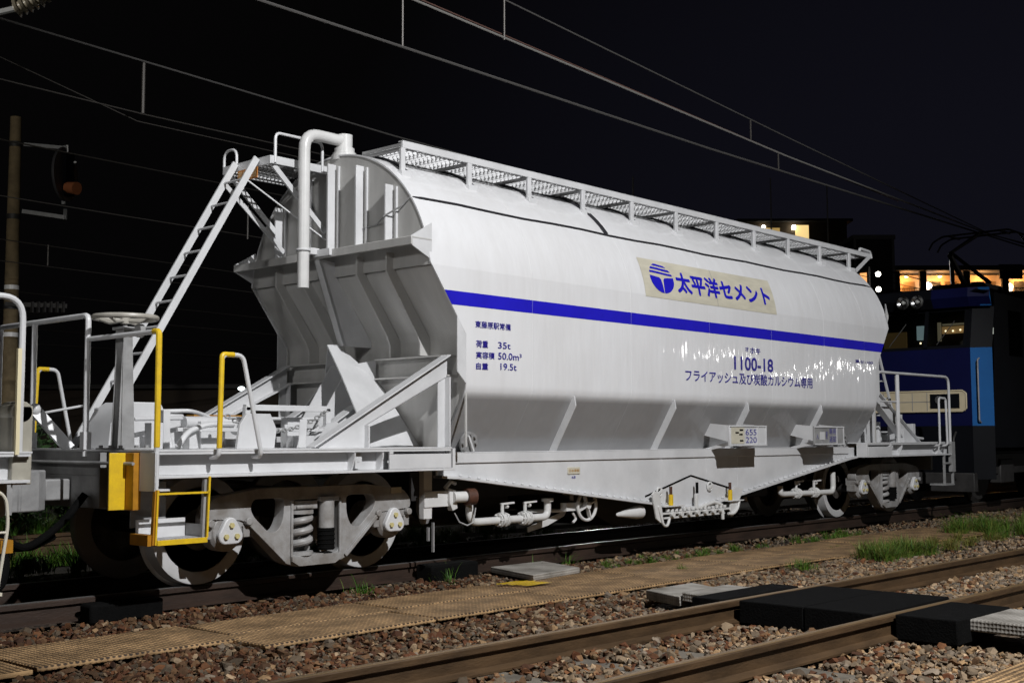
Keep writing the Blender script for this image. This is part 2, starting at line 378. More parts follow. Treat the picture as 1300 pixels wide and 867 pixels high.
# horizontal stripe, signboard, lettering on the near side
def surf(x, z, off=.004):
    return (x, -(arc_y(z)) - off, z)
def on_side(vs, fs, name, m, off, cuts=(), parent=W, layer=0):
    """lay flat artwork (x, z) on the tank side; cut along heights so it follows the roof curve"""
    bm = bmesh.new(); bv = [bm.verts.new((x, (i // layer) * .0003 if layer else 0, z)) for i, (x, z) in enumerate(vs)]
    for f in fs:
        try: bm.faces.new([bv[i] for i in f])
        except ValueError: pass
    for z in cuts:
        bmesh.ops.bisect_plane(bm, geom=bm.verts[:] + bm.edges[:] + bm.faces[:], plane_co=(0, 0, z), plane_no=(0, 0, 1))
    for v in bm.verts: v.co = surf(v.co.x, v.co.z, off + v.co.y)
    me = bpy.data.meshes.new(name); bm.to_mesh(me); bm.free()
    me.materials.append(M[m]); me.polygons.foreach_set('use_smooth', [True] * len(me.polygons))
    o = bpy.data.objects.new(name, me); COL.objects.link(o); o.parent = parent
    return o
zt, zb = 2.412, 2.290
on_side([(-xext(zb), zb), (xext(zb) + XO, zb), (xext(zt) + XO, zt), (-xext(zt), zt)], [(0, 1, 2, 3)], 'blue_stripe', 'blue', .002)
CUT = [2.62 + .02 * k for k in range(22)]
sg = on_side([(-1.08, 2.605), (1.60, 2.605), (1.60, 3.03), (-1.08, 3.03)], [(0, 1, 2, 3)], 'signboard', 'cream', .003, CUT)
sg['label'] = 'cream board on the upper side with blue company emblem and Japanese name'
on_side([(.30, 2.605), (.306, 2.605), (.306, 3.03), (.30, 3.03)], [(0, 1, 2, 3)], 'board_joint', 'greyd', .0045, CUT, sg)
def emblem():
    vs, fs = [], []; cx, cz, rx, rz = -.73, 2.83, .215, .165
    def P(a): return (cx + rx * math.cos(a), cz + rz * math.sin(a))
    def patch(pts):
        o = len(vs); vs.extend(pts); fs.append(tuple(range(o, o + len(pts))))
    top = cz + .065                                   # three waves cut from the upper cap of the globe
    def half(z): return rx * math.sqrt(max(0, 1 - ((z - cz) / rz) ** 2))
    def band(z0, z1, slant):
        n = 14; lo, hi = [], []
        for i in range(n + 1):
            t = -1 + 2 * i / n
            w0, w1 = half(z0) * 1.0, half(z1) * 1.0
            lo.append((cx + t * w0, z0 + slant * math.sin(t * 1.4))); hi.append((cx + t * w1, z1 + slant * math.sin(t * 1.4)))
        patch(lo + hi[::-1])
    band(cz + .045, cz + .068, -.008); band(cz + .087, cz + .112, -.008); band(cz + .130, cz + .152, -.006)
    # lower bowl split by a slim T: bar under the waves, stem flaring upward
    zt = cz + .028
    def side(sg):
        pts = []
        a0 = math.asin((zt - .008 - cz) / rz)
        for t in np.linspace(a0, -math.pi / 2 + .05, 16): pts.append((cx + sg * rx * math.cos(t), cz + rz * math.sin(t)))
        pts += [(cx + sg * .004, cz - rz + .004), (cx + sg * .012, cz - .07), (cx + sg * .021, cz - .015), (cx + sg * .05, cz + .006)]
        patch(pts)
    side(-1); side(1)
    return vs, fs
ev, ef = emblem(); on_side(ev, ef, 'emblem', 'blue', .0065, CUT, sg)
def letter(body, x0, x1, z0, z1, bold=.0, m='ink', parent=W, cuts=(), off=.004):
    v, f = text_fit(body, x0, x1, z0, z1); b = bold * (z1 - z0)
    bm_v, bm_f, lay = [], [], []
    for k in range(7 if bold else 1):
        dx, dz = (b * math.cos(k * math.pi / 3), b * math.sin(k * math.pi / 3)) if k < 6 and bold else (0, 0)
        o = len(bm_v); bm_v += [(x + dx, z + dz) for x, z in v]; bm_f += [tuple(i + o for i in q) for q in f]
        if k: pass
    return on_side(bm_v, bm_f, 'lettering', m, off, cuts, parent, layer=len(v))
letter('太平洋セメント', -.46, 1.49, 2.705, 2.925, .042, 'blue', sg, CUT, .0065)
letter('東藤原駅常備', -3.654, -3.187, 2.106, 2.167, .008)
letter('荷重', -3.644, -3.49, 1.932, 1.994, .015); letter('35t', -3.357, -3.19, 1.936, 1.994, .012)
letter('実容積', -3.644, -3.405, 1.834, 1.893, .015); letter('50.0m³', -3.357, -3.04, 1.837, 1.898, .012)
letter('自重', -3.644, -3.49, 1.735, 1.794, .015); letter('19.5t', -3.326, -3.11, 1.743, 1.802, .012)
letter('オ', .862, .94, 2.125, 2.175, .02); letter('ホキ', .97, 1.20, 2.105, 2.175, .025)
letter('1100-18', .625, 1.485, 1.905, 2.055, .035)
letter('フライアッシュ及び炭酸カルシウム専用', -.37, 2.44, 1.738, 1.866, .014)
letter('東セ‐100', 3.62, 4.14, 2.11, 2.155, .012)

# gussets on the underside slope
def slope_pt(t): a, b = V((-.945, .95)), V((-1.30, 1.545)); return a.lerp(b, t)
for xs in (-2.27, -.58, .90, 2.66):
    for s in (-1, 1):
        top, bot = slope_pt(.98), slope_pt(-.05); n = V((-.86, -.51)).normalized()
        pts = [bot, top, top + n * .015, top.lerp(bot, .10) + n * .075, bot.lerp(top, .0) + n * .075]
        mb = MB(); mb.prism([(-s * p.x, p.y) for p in pts], 'x', xs - .007, xs + .007)
        mb.build('slope_gusset', 'white', W, bevel=.002)

# fish-bellied side sills
ZL = [(-3.93, .80), (-3.72, .788), (-.20, .37), (.20, .37), (3.72, .85), (3.93, .87)]
for s in (-1, 1):
    poly = [(x, z) for x, z in ZL] + [(3.93, .985), (-3.93, .985)]
    sl = MB().prism(poly, 'y', s * 1.10, s * 1.085).build('side_sill', 'white', W)
    mb = MB()
    for (xa, za), (xb, zb_) in zip(ZL[:-1], ZL[1:]): mb.add([(xa, s * 1.165, za), (xb, s * 1.165, zb_), (xb, s * 1.06, zb_), (xa, s * 1.06, za), (xa, s * 1.165, za - .022), (xb, s * 1.165, zb_ - .022), (xb, s * 1.06, zb_ - .022), (xa, s * 1.06, za - .022)],
        [(0, 1, 2, 3), (4, 5, 6, 7), (0, 1, 5, 4), (2, 3, 7, 6)])
    mb.build('sill_flange', 'white', sl, smooth=False)
    mb = MB(); mb.box(-3.74, 3.74, *sorted((s * 1.102, s * 1.118)), .905, .99); mb.box(-3.74, 3.74, *sorted((s * .945, s * 1.118)), .991, 1.0); mb.build('sill_cap', 'white', sl, bevel=.003)
    if s < 0:
        mb = MB()
        for (xa, za), (xb, zb_) in ((ZL[1], ZL[2]), (ZL[3], ZL[4])):
            nb = int(abs(xb - xa) / .115)
            for k in range(nb): t = (k + .5) / nb; mb.sphere((xa + (xb - xa) * t, -1.128, za + (zb_ - za) * t + .012), .016, 8, .7)
        mb.build('rivet', 'white', sl)['kind'] = 'stuff'
        for xs in (-.55, .33, .98):
            MB().box(xs - .004, xs + .004, -1.104, -1.1005, .55, .9).build('weld_seam', 'white', sl)
        # house-shaped shadow line on the sill, built as a dark strip
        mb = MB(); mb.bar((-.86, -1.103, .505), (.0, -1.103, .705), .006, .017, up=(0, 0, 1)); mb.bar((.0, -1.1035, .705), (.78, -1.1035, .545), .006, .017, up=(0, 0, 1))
        mb.build('shadow_strip', 'black', sl, smooth=False)
        MB().box(-2.145, -1.955, -1.109, -1.1005, .768, .838).build('maker_plate', 'cream', W, bevel=.004)
        v, f = text_fit('日本車輌', -2.13, -1.97, .79, .818); MB().add([(x, -1.1105, z) for x, z in v], f).build('lettering', 'ochre', W, smooth=False)
        v, f = text_fit('68', -2.08, -2.02, .725, .752); MB().add([(x, -1.1035, z) for x, z in v], f).build('lettering', 'ink', W, smooth=False)
    # flanged clean-out covers on the slope
for xs in (-3.52, 3.60):
    mb = MB(); c = V((xs, -1.075, 1.085)); ax = V((0, -.86, -.51)).normalized() if False else V((0, -.98, -.18)).normalized()
    mb.cyl(c - ax * .10, c, .065, 18); mb.cyl(c, c + ax * .018, .105, 28)
    a = ax.orthogonal().normalized(); b = ax.cross(a)
    for k in range(8):
        q = c + (a * math.cos(k * math.pi / 4) + b * math.sin(k * math.pi / 4)) * .083; mb.cyl(q + ax * .01, q + ax * .042, .014, 6)
    mb.build('inspection_cover', 'greyd', W)
    mb = MB(); mb.bar(c + ax * .04 + V((-.03, 0, .07)), c + ax * .04 + V((.035, 0, -.07)), .02, .02); mb.build('cover_handle', 'white', W)

# card holder boxes with number cards
for xa, xb, kind in ((.345, 1.135, 0), (2.29, 3.055, 1)):
    bx = MB().box(xa, xb, -1.40, -1.375, 1.03, 1.262).build('card_box', 'greyd' if kind else 'white', W, bevel=.004)
    mb = MB(); mb.box(xa, xb, -1.41, -1.4005, 1.03, 1.045); mb.box(xa, xb, -1.41, -1.4005, 1.245, 1.262); mb.box(xb - .20, xb - .185, -1.409, -1.4005, 1.046, 1.244); mb.box(xb - .015, xb, -1.408, -1.4005, 1.046, 1.244)
    mb.build('card_frame', 'white', bx)
    for xs in (xa + .0, xb - .16):
        mb = MB(); mb.prism([(-1.374, 1.262), (-1.374, 1.08), (-1.06, 1.15), (-1.13, 1.285)], 'x', xs, xs + .012); mb.build('box_bracket', 'white', bx)
        mb = MB(); mb.prism([(-1.374, 1.03), (-1.33, 1.03), (-1.02, .965), (-.98, .99), (-1.374, 1.08)], 'x', xs + .05, xs + .06); mb.build('box_strut', 'white', bx)
    if kind == 0:
        MB().box(xa + .03, xa + .30, -1.406, -1.4012, 1.055, 1.238).build('card_plate', 'cream', bx)
        mb = MB()
        for (a, z) in ((.20, 1.20), (.19, 1.15), (.20, 1.08), (.11, 1.17)): mb.box(xa + a, xa + a + .07, -1.4095, -1.4063, z, z + .018)
        mb.build('card_clip', 'black', bx)
        for txt, z in (('655', 1.15), ('220', 1.062)):
            v, f = text_fit(txt, xa + .335, xa + .57, z, z + .068); MB().add([(x, -1.4025, zz) for x, zz in v], f).build('lettering', 'ink', bx, smooth=False)
    else:
        MB().box(xa + .13, xa + .25, -1.408, -1.4012, 1.09, 1.19).build('card_plate', 'white', bx)
        for txt, x0, x1, z0, z1 in (('入', xa + .04, xa + .10, 1.10, 1.17), ('東', xa + .29, xa + .33, 1.10, 1.20), ('専用', xa + .38, xa + .55, 1.16, 1.235), ('返却', xa + .38, xa + .55, 1.06, 1.14)):
            v, f = text_fit(txt, x0, x1, z0, z1); MB().add([(x, -1.4025, zz) for x, zz in v], f).build('lettering', 'ink', bx, smooth=False)

# roof walkway beside the crown of the roof
RW = empty('roof_walkway', (0, 0, 0), parent=W)
YO, YI, ZW = -.775, -.235, 3.775
mb = MB(); mb.box(-4.06, 5.26, YO - .012, YO + .012, ZW - .03, ZW + .028); mb.box(-4.06, 5.26, YO - .012, YO + .05, ZW + .0285, ZW + .036); mb.build('walkway_edge', 'white', RW, bevel=.002)
mb = MB(); mb.box(-4.06, 5.26, YI - .008, YI + .008, ZW - .012, ZW + .018); mb.build('walkway_edge', 'greyd', RW)
MB().box(-4.062, -4.05, YO + .013, YI - .009, ZW - .01, ZW + .015).build('walkway_end', 'greyd', RW); MB().box(5.248, 5.26, YO + .013, YI - .009, ZW - .02, ZW + .02).build('walkway_end', 'greyd', RW)
mb = MB()                                             # zig-zag serrated bars
for k in range(9):
    y = YO + .05 + .055 * k
    for q in range(233):
        x = -4.04 + q * .04; d = .011 if q % 2 else -.011
        mb.add([(x, y + d, ZW - .012), (x + .04, y - d, ZW - .012), (x + .04, y - d, ZW + .014), (x, y + d, ZW + .014)], [(0, 1, 2, 3)])
mb.build('grating', 'white', RW, smooth=False)
mb = MB()
for k in range(155): x = -4.03 + k * .06; mb.box(x - .003, x + .003, YO + .014, YI - .01, ZW - .004, ZW + .006)
mb.build('grating_rods', 'greyd', RW, smooth=False)
for k in range(11):
    x = -4.05 + k * .863
    zb_ = ZC + math.sqrt(RT * RT - .765 ** 2)
    mb = MB(); mb.box(x - .025, x + .025, -.785, -.765, zb_ - .02, ZW - .03); mb.box(x - .006, x + .006, -.764, -.735, zb_ - .02, ZW - .03); mb.box(x - .06, x + .06, -.83, -.70, zb_ - .06, zb_ + .006)
    mb.build('walkway_post', 'white', RW, bevel=.002)
    mb = MB(); mb.box(x + .0, x + .03, YO + .013, YI, ZW - .045, ZW - .014); mb.build('cross_bearer', 'greyd', RW)
    mb = MB(); pts = [(x + .06, -(RT + .014) * math.sin(t), ZC + (RT + .014) * math.cos(t)) for t in np.linspace(.1, .62, 11)]
    mb.tube(pts, .014, 6); mb.build('saddle_strap', 'cable', RW)
mb = MB(); mb.bar((5.24, YO, ZW), (4.72, -.80, 3.50), .05, .02, up=(0, 1, 0)); mb.bar((5.2, YI, ZW - .01), (4.68, YI - .02, 3.68), .03, .02, up=(0, 1, 0)); mb.build('end_stay', 'white', RW)
mb = MB(); mb.tube([(4.9, YO, ZW + .03), (4.92, YO, ZW + .075), (5.24, YO, ZW + .06), (5.27, YO, ZW - .03)], .022, 8, .05); mb.build('grab_rail', 'white', RW)
# filling hatch on the crown
mb = MB(); mb.lathe([(0, .20), (.12, .20), (.20, .17), (.24, .10), (.24, -.05)], (.85, .02, 3.80), (0, 0, 1), 28)
for k in range(6): a = k * math.pi / 3; mb.cyl((.85 + .25 * math.cos(a), .02 + .25 * math.sin(a), 3.76), (.85 + .25 * math.cos(a), .02 + .25 * math.sin(a), 3.96), .022, 8)
mb.build('filling_hatch', 'white', W)
# cables
mb = MB(); cp = [(-4.19, -1.05, 3.235)] + [(-4.1 + k * .45, -math.sqrt((RT + .012) ** 2 - (3.24 + .008 * math.sin(k * 1.7) - ZC) ** 2), 3.24 + .008 * math.sin(k * 1.7)) for k in range(20)] + [(4.66, -1.05, 3.235)]
mb.tube(cp, .0085, 6)
for dx in (0, .035):
    mb.tube([(-1.45 + dx, (-RT - .012) * math.sin(t), ZC + (RT + .012) * math.cos(t)) for t in np.linspace(.3, .93, 9)], .010, 6)
mb.tube([(-1.75, -.3, 3.73), (-1.5, -.35, 3.735), (-1.35, -.45, 3.72), (-1.5, -.52, 3.70), (-1.42, -.60, 3.66)], .012, 6)
mb.build('cable', 'cable', W)
mb = MB(); mb.tube([(-4.20, -1.04, 3.235), (-4.215, -.95, 3.17), (-4.30, -.80, 3.08), (-4.215, -.62, 3.04), (-4.205, -.42, 3.03)], .008, 6); mb.build('cable', 'greyd', W)  # grey tube stands in for a shadow line across the end sheet

# vent pipe at the front end
mb = MB(); mb.cyl((-4.085, 0, 3.74), (-4.085, 0, 3.985), .075, 24); mb.lathe([(.0, 0), (.125, 0), (.125, .05), (.11, .055), (.11, .075), (.095, .08), (.095, .12), (.0, .12)], (-4.085, 0, 3.735), (0, 0, 1), 28)
mb.tube([(-4.06, 0, 3.925), (-4.558, 0, 3.925), (-4.558, 0, 2.49)], .054, 20, .16); mb.build('vent_pipe', 'pipe', W)
mb = MB(); mb.torus((-4.558, 0, 2.835), (0, 0, 1), .06, .012); mb.box(-4.52, -4.42, -.06, .0, 2.80, 2.86); mb.box(-4.45, -4.42, -.24, 0, 2.78, 2.845); mb.build('pipe_clamp', 'white', W, bevel=.003)

# platform and ladder at the front end
LP = empty('ladder_platform', parent=W)
mb = MB(); mb.box(-4.865, -4.85, .10, .84, 3.605, 3.68); mb.box(-4.85, -4.79, .10, .84, 3.668, 3.679); mb.build('platform_beam', 'white', LP, bevel=.002)
for y in (.115, .825): MB().box(-4.849, -4.17, y - .014, y + .014, 3.61, 3.682).build('platform_beam', 'white', LP, bevel=.002)
mb = MB()
for k in range(15): mb.box(-4.84 + k * .045, -4.834 + k * .045, .13, .81, 3.645, 3.667)
for k in range(7): mb.box(-4.84, -4.17, .15 + k * .1, .154 + k * .1, 3.65, 3.668)
mb.build('platform_grating', 'greyd', LP, smooth=False)
mb = MB(); mb.tube([(-4.81, .10, 3.62), (-4.81, .10, 3.895), (-4.27, .10, 3.895), (-4.27, .10, 3.62)], .014, 8, .06); mb.build('platform_rail', 'white', LP)
mb = MB(); mb.tube([(-4.85, .84, 3.62), (-4.85, .84, 3.83), (-4.85, .64, 3.83), (-4.85, .64, 3.62)], .013, 8, .09); mb.build('platform_rail', 'white', LP)
for y in (.13, .80):
    mb = MB(); mb.bar((-4.80, y, 3.60), (-4.20, y, 3.06), .05, .012, up=(0, 1, 0)); mb.bar((-4.80, y + .022, 3.60), (-4.20, y + .022, 3.06), .012, .04, up=(0, 1, 0)); mb.build('platform_strut', 'white', LP)
mb = MB(); mb.bar((-5.0, .60, 3.46), (-4.22, .74, 2.93), .045, .012, up=(0, 1, 0)); mb.bar((-5.0, .27, 3.46), (-4.22, .1, 2.98), .012, .012, up=(0, 1, 0)); mb.build('platform_strut', 'white', LP)
sg2 = MB().box(-4.875, -4.868, .28, .585, 3.50, 3.60).build('warning_plate', mat('warning_orange', (.62, .24, .05), .5, var=.3, vscale=30), LP)
sg2['label'] = 'small orange warning plate under the ladder platform'
v, f = text_fit('架線注意', -.575, -.29, 3.512, 3.588); MB().add([(-4.8775, -x, z) for x, z in v], f).build('lettering', mat('warning_cream', (.75, .62, .35), .5), sg2, smooth=False)
LD = empty('ladder', parent=W)
la, lb = V((-4.89, 0, 3.675)), V((-6.43, 0, 1.055))
for y in (.27, .60):
    mb = MB(); mb.bar(la + V((0, y, 0)), lb + V((0, y, 0)), .022, .062, up=(1, 0, .4)); mb.build('ladder_rail', 'white', LD, bevel=.002)
for k in range(11):
    p = la.lerp(lb, (k + .9) / 11.3); mb = MB(); mb.cyl(p + V((0, .27, 0)), p + V((0, .60, 0)), .011, 8); mb.build('rung', 'white', LD)
# rear ladder
for y in (-.78, -.45):
    mb = MB(); mb.bar((5.30, y, 2.6), (6.05, y, 1.05), .02, .05, up=(1, 0, .4)); mb.build('ladder_rail', 'white', LD)
for k in range(6): p = V((5.30, 0, 2.6)).lerp(V((6.05, 0, 1.05)), (k + .6) / 6.2); MB().cyl(p + V((0, -.78, 0)), p + V((0, -.45, 0)), .011, 8).build('rung', 'white', LD)

# decks
for e in (-1, 1):
    X = lambda x: e * x
    xr = lambda a, b: sorted((X(a), X(b)))
    DK = MB().box(*xr(3.94, 6.81), -1.30, 1.30, 1.036, 1.050).build('deck', 'white', W, bevel=.003)
    mb = MB(); mb.box(*xr(3.95, 6.80), -1.296, -1.285, 1.018, 1.0355); mb.build('deck_lip', 'white', DK)
    for s in (-1, 1):
        mb = MB(); mb.box(*xr(3.93, 6.80), *sorted((s * 1.19, s * 1.202)), .872, 1.035); mb.box(*xr(3.93, 6.80), *sorted((s * 1.08, s * 1.30)), .852, .871)
        mb.build('deck_channel', 'white', DK, bevel=.002)
        for xs in (5.02, 4.72, 6.30):
            if xs == 6.30 and e < 0: continue
            mb = MB(); mb.prism([(s * 1.203, 1.035), (s * 1.29, 1.035), (s * 1.29, .98), (s * 1.25, .872), (s * 1.203, .872)], 'x', X(xs) - .006, X(xs) + .006); mb.build('channel_rib', 'white', DK)
        mb = MB(); mb.box(*xr(3.95, 4.66), *sorted((s * 1.285, s * 1.30)), .8725, .995); mb.box(*xr(4.62, 4.66), *sorted((s * 1.285, s * 1.302)), .996, 1.035); mb.box(*xr(3.90, 3.93), *sorted((s * 1.15, s * 1.302)), .852, 1.04)
        mb.build('jacking_pad', 'white', DK, bevel=.002)
        # lifting eye
        mb = MB(); mb.prism([(X(4.62) + a * .06, .955 + b * .07) for a, b in ((-1, .2), (0, 1), (1, .2), (1, -.2), (0, -1), (-1, -.2))], 'y', s * 1.28, s * 1.292) if e > 0 else mb.prism([(X(4.95) + a * .035, .955 + b * .07) for a, b in ((-1, 1), (.3, 1), (1, .2), (1, -.2), (.3, -1), (-1, -1))], 'y', s * 1.24, s * 1.25)
        mb.cyl((X(4.62 if e > 0 else 4.95), s * 1.293 if e > 0 else s * 1.251, .955), (X(4.62 if e > 0 else 4.95), s * 1.295 if e > 0 else s * 1.253, .955), .02, 12)
        mb.build('lifting_eye', 'white', DK)
    # end sill with draught gear pocket
    mb = MB(); mb.box(*xr(6.78, 6.80), -1.20, 1.20, .86, 1.034); mb.box(*xr(6.76, 6.795), -.95, .95, .62, .859); mb.box(*xr(5.9, 6.76), -.30, .30, .62, .86)
    mb.build('end_sill', 'greyd', DK, bevel=.003)
    for y in (-.62, -.78, -.92, .62, .92):
        MB().box(*xr(6.80, 6.86), y - .012, y + .012, .63, 1.03).build('sill_stiffener', 'greyd', DK, bevel=.002)
    mb = MB(); mb.tube([(X(6.87), -1.10, .955), (X(6.87), .7, .955)], .012, 8); mb.build('uncoupling_rod', 'greyd', DK)
    # coupler
    CP = MB(); CP.box(*xr(6.80, 7.00), -.09, .09, .67, .83)
    CP.prism([(X(7.0), -.10), (X(7.10), -.20), (X(7.27), -.22), (X(7.30), -.10), (X(7.20), -.06), (X(7.19), .02), (X(7.30), .10), (X(7.34), .22), (X(7.12), .22), (X(7.0), .10)], 'z', .60, .90)
    CP.build('coupler', 'greyd', DK, bevel=.012)
    mb = MB(); mb.tube([(X(6.82), -.35, .72), (X(7.0), -.34, .50), (X(7.25), -.30, .33), (X(7.5), -.25, .42)], .028, 10, .12); mb.build('brake_hose', 'black', DK)
    # hand hoops on both sides
    for s in (-1, 1):
        a, b = ((-6.335, -5.965) if s < 0 else (-6.40, -6.03)) if e < 0 else (6.45, 6.18)
        hz = 1.735 if e < 0 else 1.70
        xa, xb = (a, b)
        pts = [(xa, s * 1.235, .995), (xa, s * 1.345, .995), (xa + (.02 if e < 0 else .0), s * 1.335, hz), (xb - (.17 if e < 0 else -.02), s * 1.335, hz), (xb, s * 1.345, .995), (xb, s * 1.235, .995)]
        HP = MB().tube(pts, .0165, 10, .055).build('hand_hoop', 'white', DK)
        if e < 0:
            MB().tube([(xa + .0008, s * 1.345, 1.06), (xa + .018, s * 1.336, hz - .055)] , .0195, 10).build('grip_sleeve', 'yellow', HP)
            MB().tube([(xa + .018, s * 1.336, hz - .056), (xa + .020, s * 1.335, hz + .0005), (xa + .12, s * 1.335, hz + .0005)], .0192, 10, .05).build('grip_sleeve', 'yellow', HP)
    # bits lying about on the deck: brake rigging, pipes, chain
    if e > 0:
        mb = MB(); mb.tube([(4.95, -1.27, 1.05), (4.95, -1.27, 2.00), ], .03, 8); mb.build('rail_post', 'white', DK)
        mb = MB(); mb.tube([(4.4, -1.27, 2.02), (6.735, -1.27, 2.03), (6.735, -1.27, 1.05)], .02, 10, .14); mb.tube([(4.4, -1.265, 1.62), (4.95, -1.265, 1.62)], .012, 8); mb.build('deck_rail', 'white', DK)
        mb = MB(); mb.box(6.70, 6.81, -1.31, -1.25, .60, 1.05); mb.bar((6.46, -1.28, .86), (6.46, -1.28, .40), .035, .02); mb.bar((6.76, -1.28, .86), (6.76, -1.28, .40), .035, .02); mb.box(6.44, 6.78, -1.30, -1.06, .40, .425); mb.box(6.44, 6.78, -1.30, -1.28, .72, .745)
        mb.build('end_step', 'greyd', DK)
        mb = MB(); mb.box(5.3, 5.42, -1.12, -.95, 1.05, 1.45); mb.bar((4.15, -1.15, 1.8), (5.3, -1.15, 1.1), .10, .012); mb.box(5.6, 6.0, -.7, -.3, 1.05, 1.17); mb.box(6.02, 6.12, -1.0, -.9, 1.05, 1.32); mb.tube([(5.5, -.9, 1.24), (6.3, -.9, 1.12), (6.6, -.9, 1.10)], .02, 8)
        for k in range(5): mb.box(4.5 + .25 * k, 4.56 + .25 * k, -.95 + .1 * (k % 2), -.85 + .1 * (k % 2), 1.05, 1.2 + .07 * (k % 3))
        mb.build('brake_rigging', 'white', DK, bevel=.003)

# front deck equipment
D = empty('deck_equipment', (0, 0, 0), parent=W)
BC = MB()
for s in (-1, 1):
    BC.prism([(-6.76, 1.05), (-6.62, 1.05), (-6.66, 1.95), (-6.73, 1.95)], 'y', -.64 + s * .045 - .005, -.64 + s * .045 + .005)
BC.box(-6.735, -6.725, -.70, -.585, 1.06, 1.93); BC.box(-6.80, -6.55, -.80, -.45, 1.051, 1.063); BC.box(-6.75, -6.62, -.72, -.56, 1.93, 1.95); BC.cyl((-6.69, -.64, 1.4), (-6.69, -.64, 2.04), .016, 10)
for a in (-6.78, -6.57):
    for y in (-.77, -.63, -.49): BC.cyl((a, y, 1.06), (a, y, 1.082), .016, 6)
BC.tube([(-6.66, -.76, 1.92), (-6.62, -.76, 1.92)], .05, 12)
BC = BC.build('brake_column', 'greyd', D, bevel=.002)
mb = MB(); mb.torus((-6.69, -.64, 2.02), (0, 0, 1), .225, .019, 40, 10)
for k in range(4):
    a = k * math.pi / 2 + .5; mb.tube([(-6.69, -.64, 2.0), (-6.69 + .13 * math.cos(a), -.64 + .13 * math.sin(a), 1.985), (-6.69 + .222 * math.cos(a), -.64 + .222 * math.sin(a), 2.018)], .012, 8)
mb.cyl((-6.69, -.64, 1.975), (-6.69, -.64, 2.035), .035, 12); mb.build('hand_wheel', mat('wheel_grey', (.40, .38, .335), .4, var=.2, vscale=12), BC)
ER = MB(); ER.tube([(-6.80, -.30, 1.0), (-6.80, -.30, 2.055), (-6.80, 1.15, 2.055), (-6.80, 1.15, 1.0)], .022, 10, .05)
ER.tube([(-6.80, .55, 1.05), (-6.80, .55, 2.05)], .022, 10); ER.tube([(-6.80, -.30, 1.875), (-6.80, -1.285, 1.875), (-6.80, -1.285, .80)], .0185, 10, .05)
ER.tube([(-6.80, .55, 1.32), (-6.45, .35, 1.40)], .010, 8)
ER = ER.build('end_rail', 'white', D)
MB().tube([(-6.80, -1.22, 1.8765), (-6.80, -1.286, 1.8765), (-6.80, -1.286, 1.07)], .0215, 10, .045).build('grip_sleeve', 'yellow', ER)
for y in (-.30, .55): MB().box(-6.83, -6.77, y - .03, y + .03, 1.05, 1.18).build('post_foot', 'white', ER)
# brake guard hump and the clutter behind it
mb = MB(); hp = [(-6.50, 1.05), (-6.48, 1.25), (-6.42, 1.36), (-6.33, 1.42), (-6.05, 1.42), (-5.98, 1.30), (-5.92, 1.05)]
mb.prism(hp, 'y', -.10, .28); mb.prism([(-5.95, 1.05), (-5.95, 1.33), (-5.80, 1.33), (-5.78, 1.05)], 'y', -.05, .2); mb.build('brake_guard', 'white', D, bevel=.012)
mb = MB(); mb.prism([(-5.93, 1.05), (-5.90, 1.24), (-5.84, 1.32), (-5.62, 1.32), (-5.56, 1.20), (-5.58, 1.05)], 'y', -.98, -.95); mb.build('guard_plate', 'white', D, bevel=.003)
mb = MB(); mb.bar((-5.40, -.35, 1.05), (-5.40, -.35, 1.39), .05, .05); mb.bar((-4.55, -.35, 1.05), (-4.55, -.35, 1.39), .05, .05); mb.bar((-5.42, -.35, 1.385), (-4.53, -.35, 1.385), .05, .05); mb.bar((-6.1, -.42, 1.20), (-4.5, -.42, 1.20), .03, .03)
mb.build('support_frame', 'white', D, bevel=.003)
mb = MB()
for k, (x, y, w, h) in enumerate([(-6.35, -.5, .10, .20), (-6.22, -.42, .06, .30), (-6.1, -.62, .09, .16), (-5.72, -.25, .16, .22), (-5.45, -.6, .08, .17), (-5.2, -.2, .2, .14), (-5.05, -.62, .22, .10), (-4.82, -.2, .16, .26), (-4.75, -.72, .14, .13), (-5.95, .2, .2, .30), (-5.3, .45, .24, .22), (-4.9, .6, .18, .28)]):
    mb.box(x - w / 2, x + w / 2, y - .05, y + .05, 1.051, 1.05 + h)
mb.cyl((-5.9, -.2, 1.26), (-5.2, -.2, 1.26), .05, 14); mb.cyl((-5.1, .25, 1.24), (-4.6, .25, 1.24), .08, 16)
mb.tube([(-6.3, -.75, 1.06), (-6.2, -.72, 1.18), (-5.98, -.66, 1.24), (-5.7, -.6, 1.24)], .022, 8, .1); mb.tube([(-6.4, -.3, 1.28), (-5.6, -.1, 1.30), (-4.4, -.1, 1.30)], .016, 8)
mb.tube([(-6.1, .1, 1.35), (-5.7, .0, 1.36), (-5.6, -.15, 1.30), (-5.6, -.15, 1.05)], .018, 8, .06)
for k in range(9): mb.cyl((-5.9 + .17 * k, -.42, 1.20), (-5.9 + .17 * k, -.42, 1.245), .018, 6)
mb.bar((-5.0, -.80, 1.05), (-4.7, -.62, 1.26), .10, .012); mb.bar((-5.25, -.9, 1.05), (-5.12, -.75, 1.28), .06, .02)
mb.build('brake_rigging', 'white', D, bevel=.003)
MB().cyl((-5.0, .05, 1.22), (-4.55, .05, 1.22), .075, 16).build('brake_cylinder', 'dark', D)
MB().box(-5.35, -4.85, .50, .62, 1.30, 1.34).build('valve_lever', 'ochre', D)
mb = MB(); ca, cb_ = V((-5.88, -.78, 1.30)), V((-4.72, -.55, 1.36)); n = 30
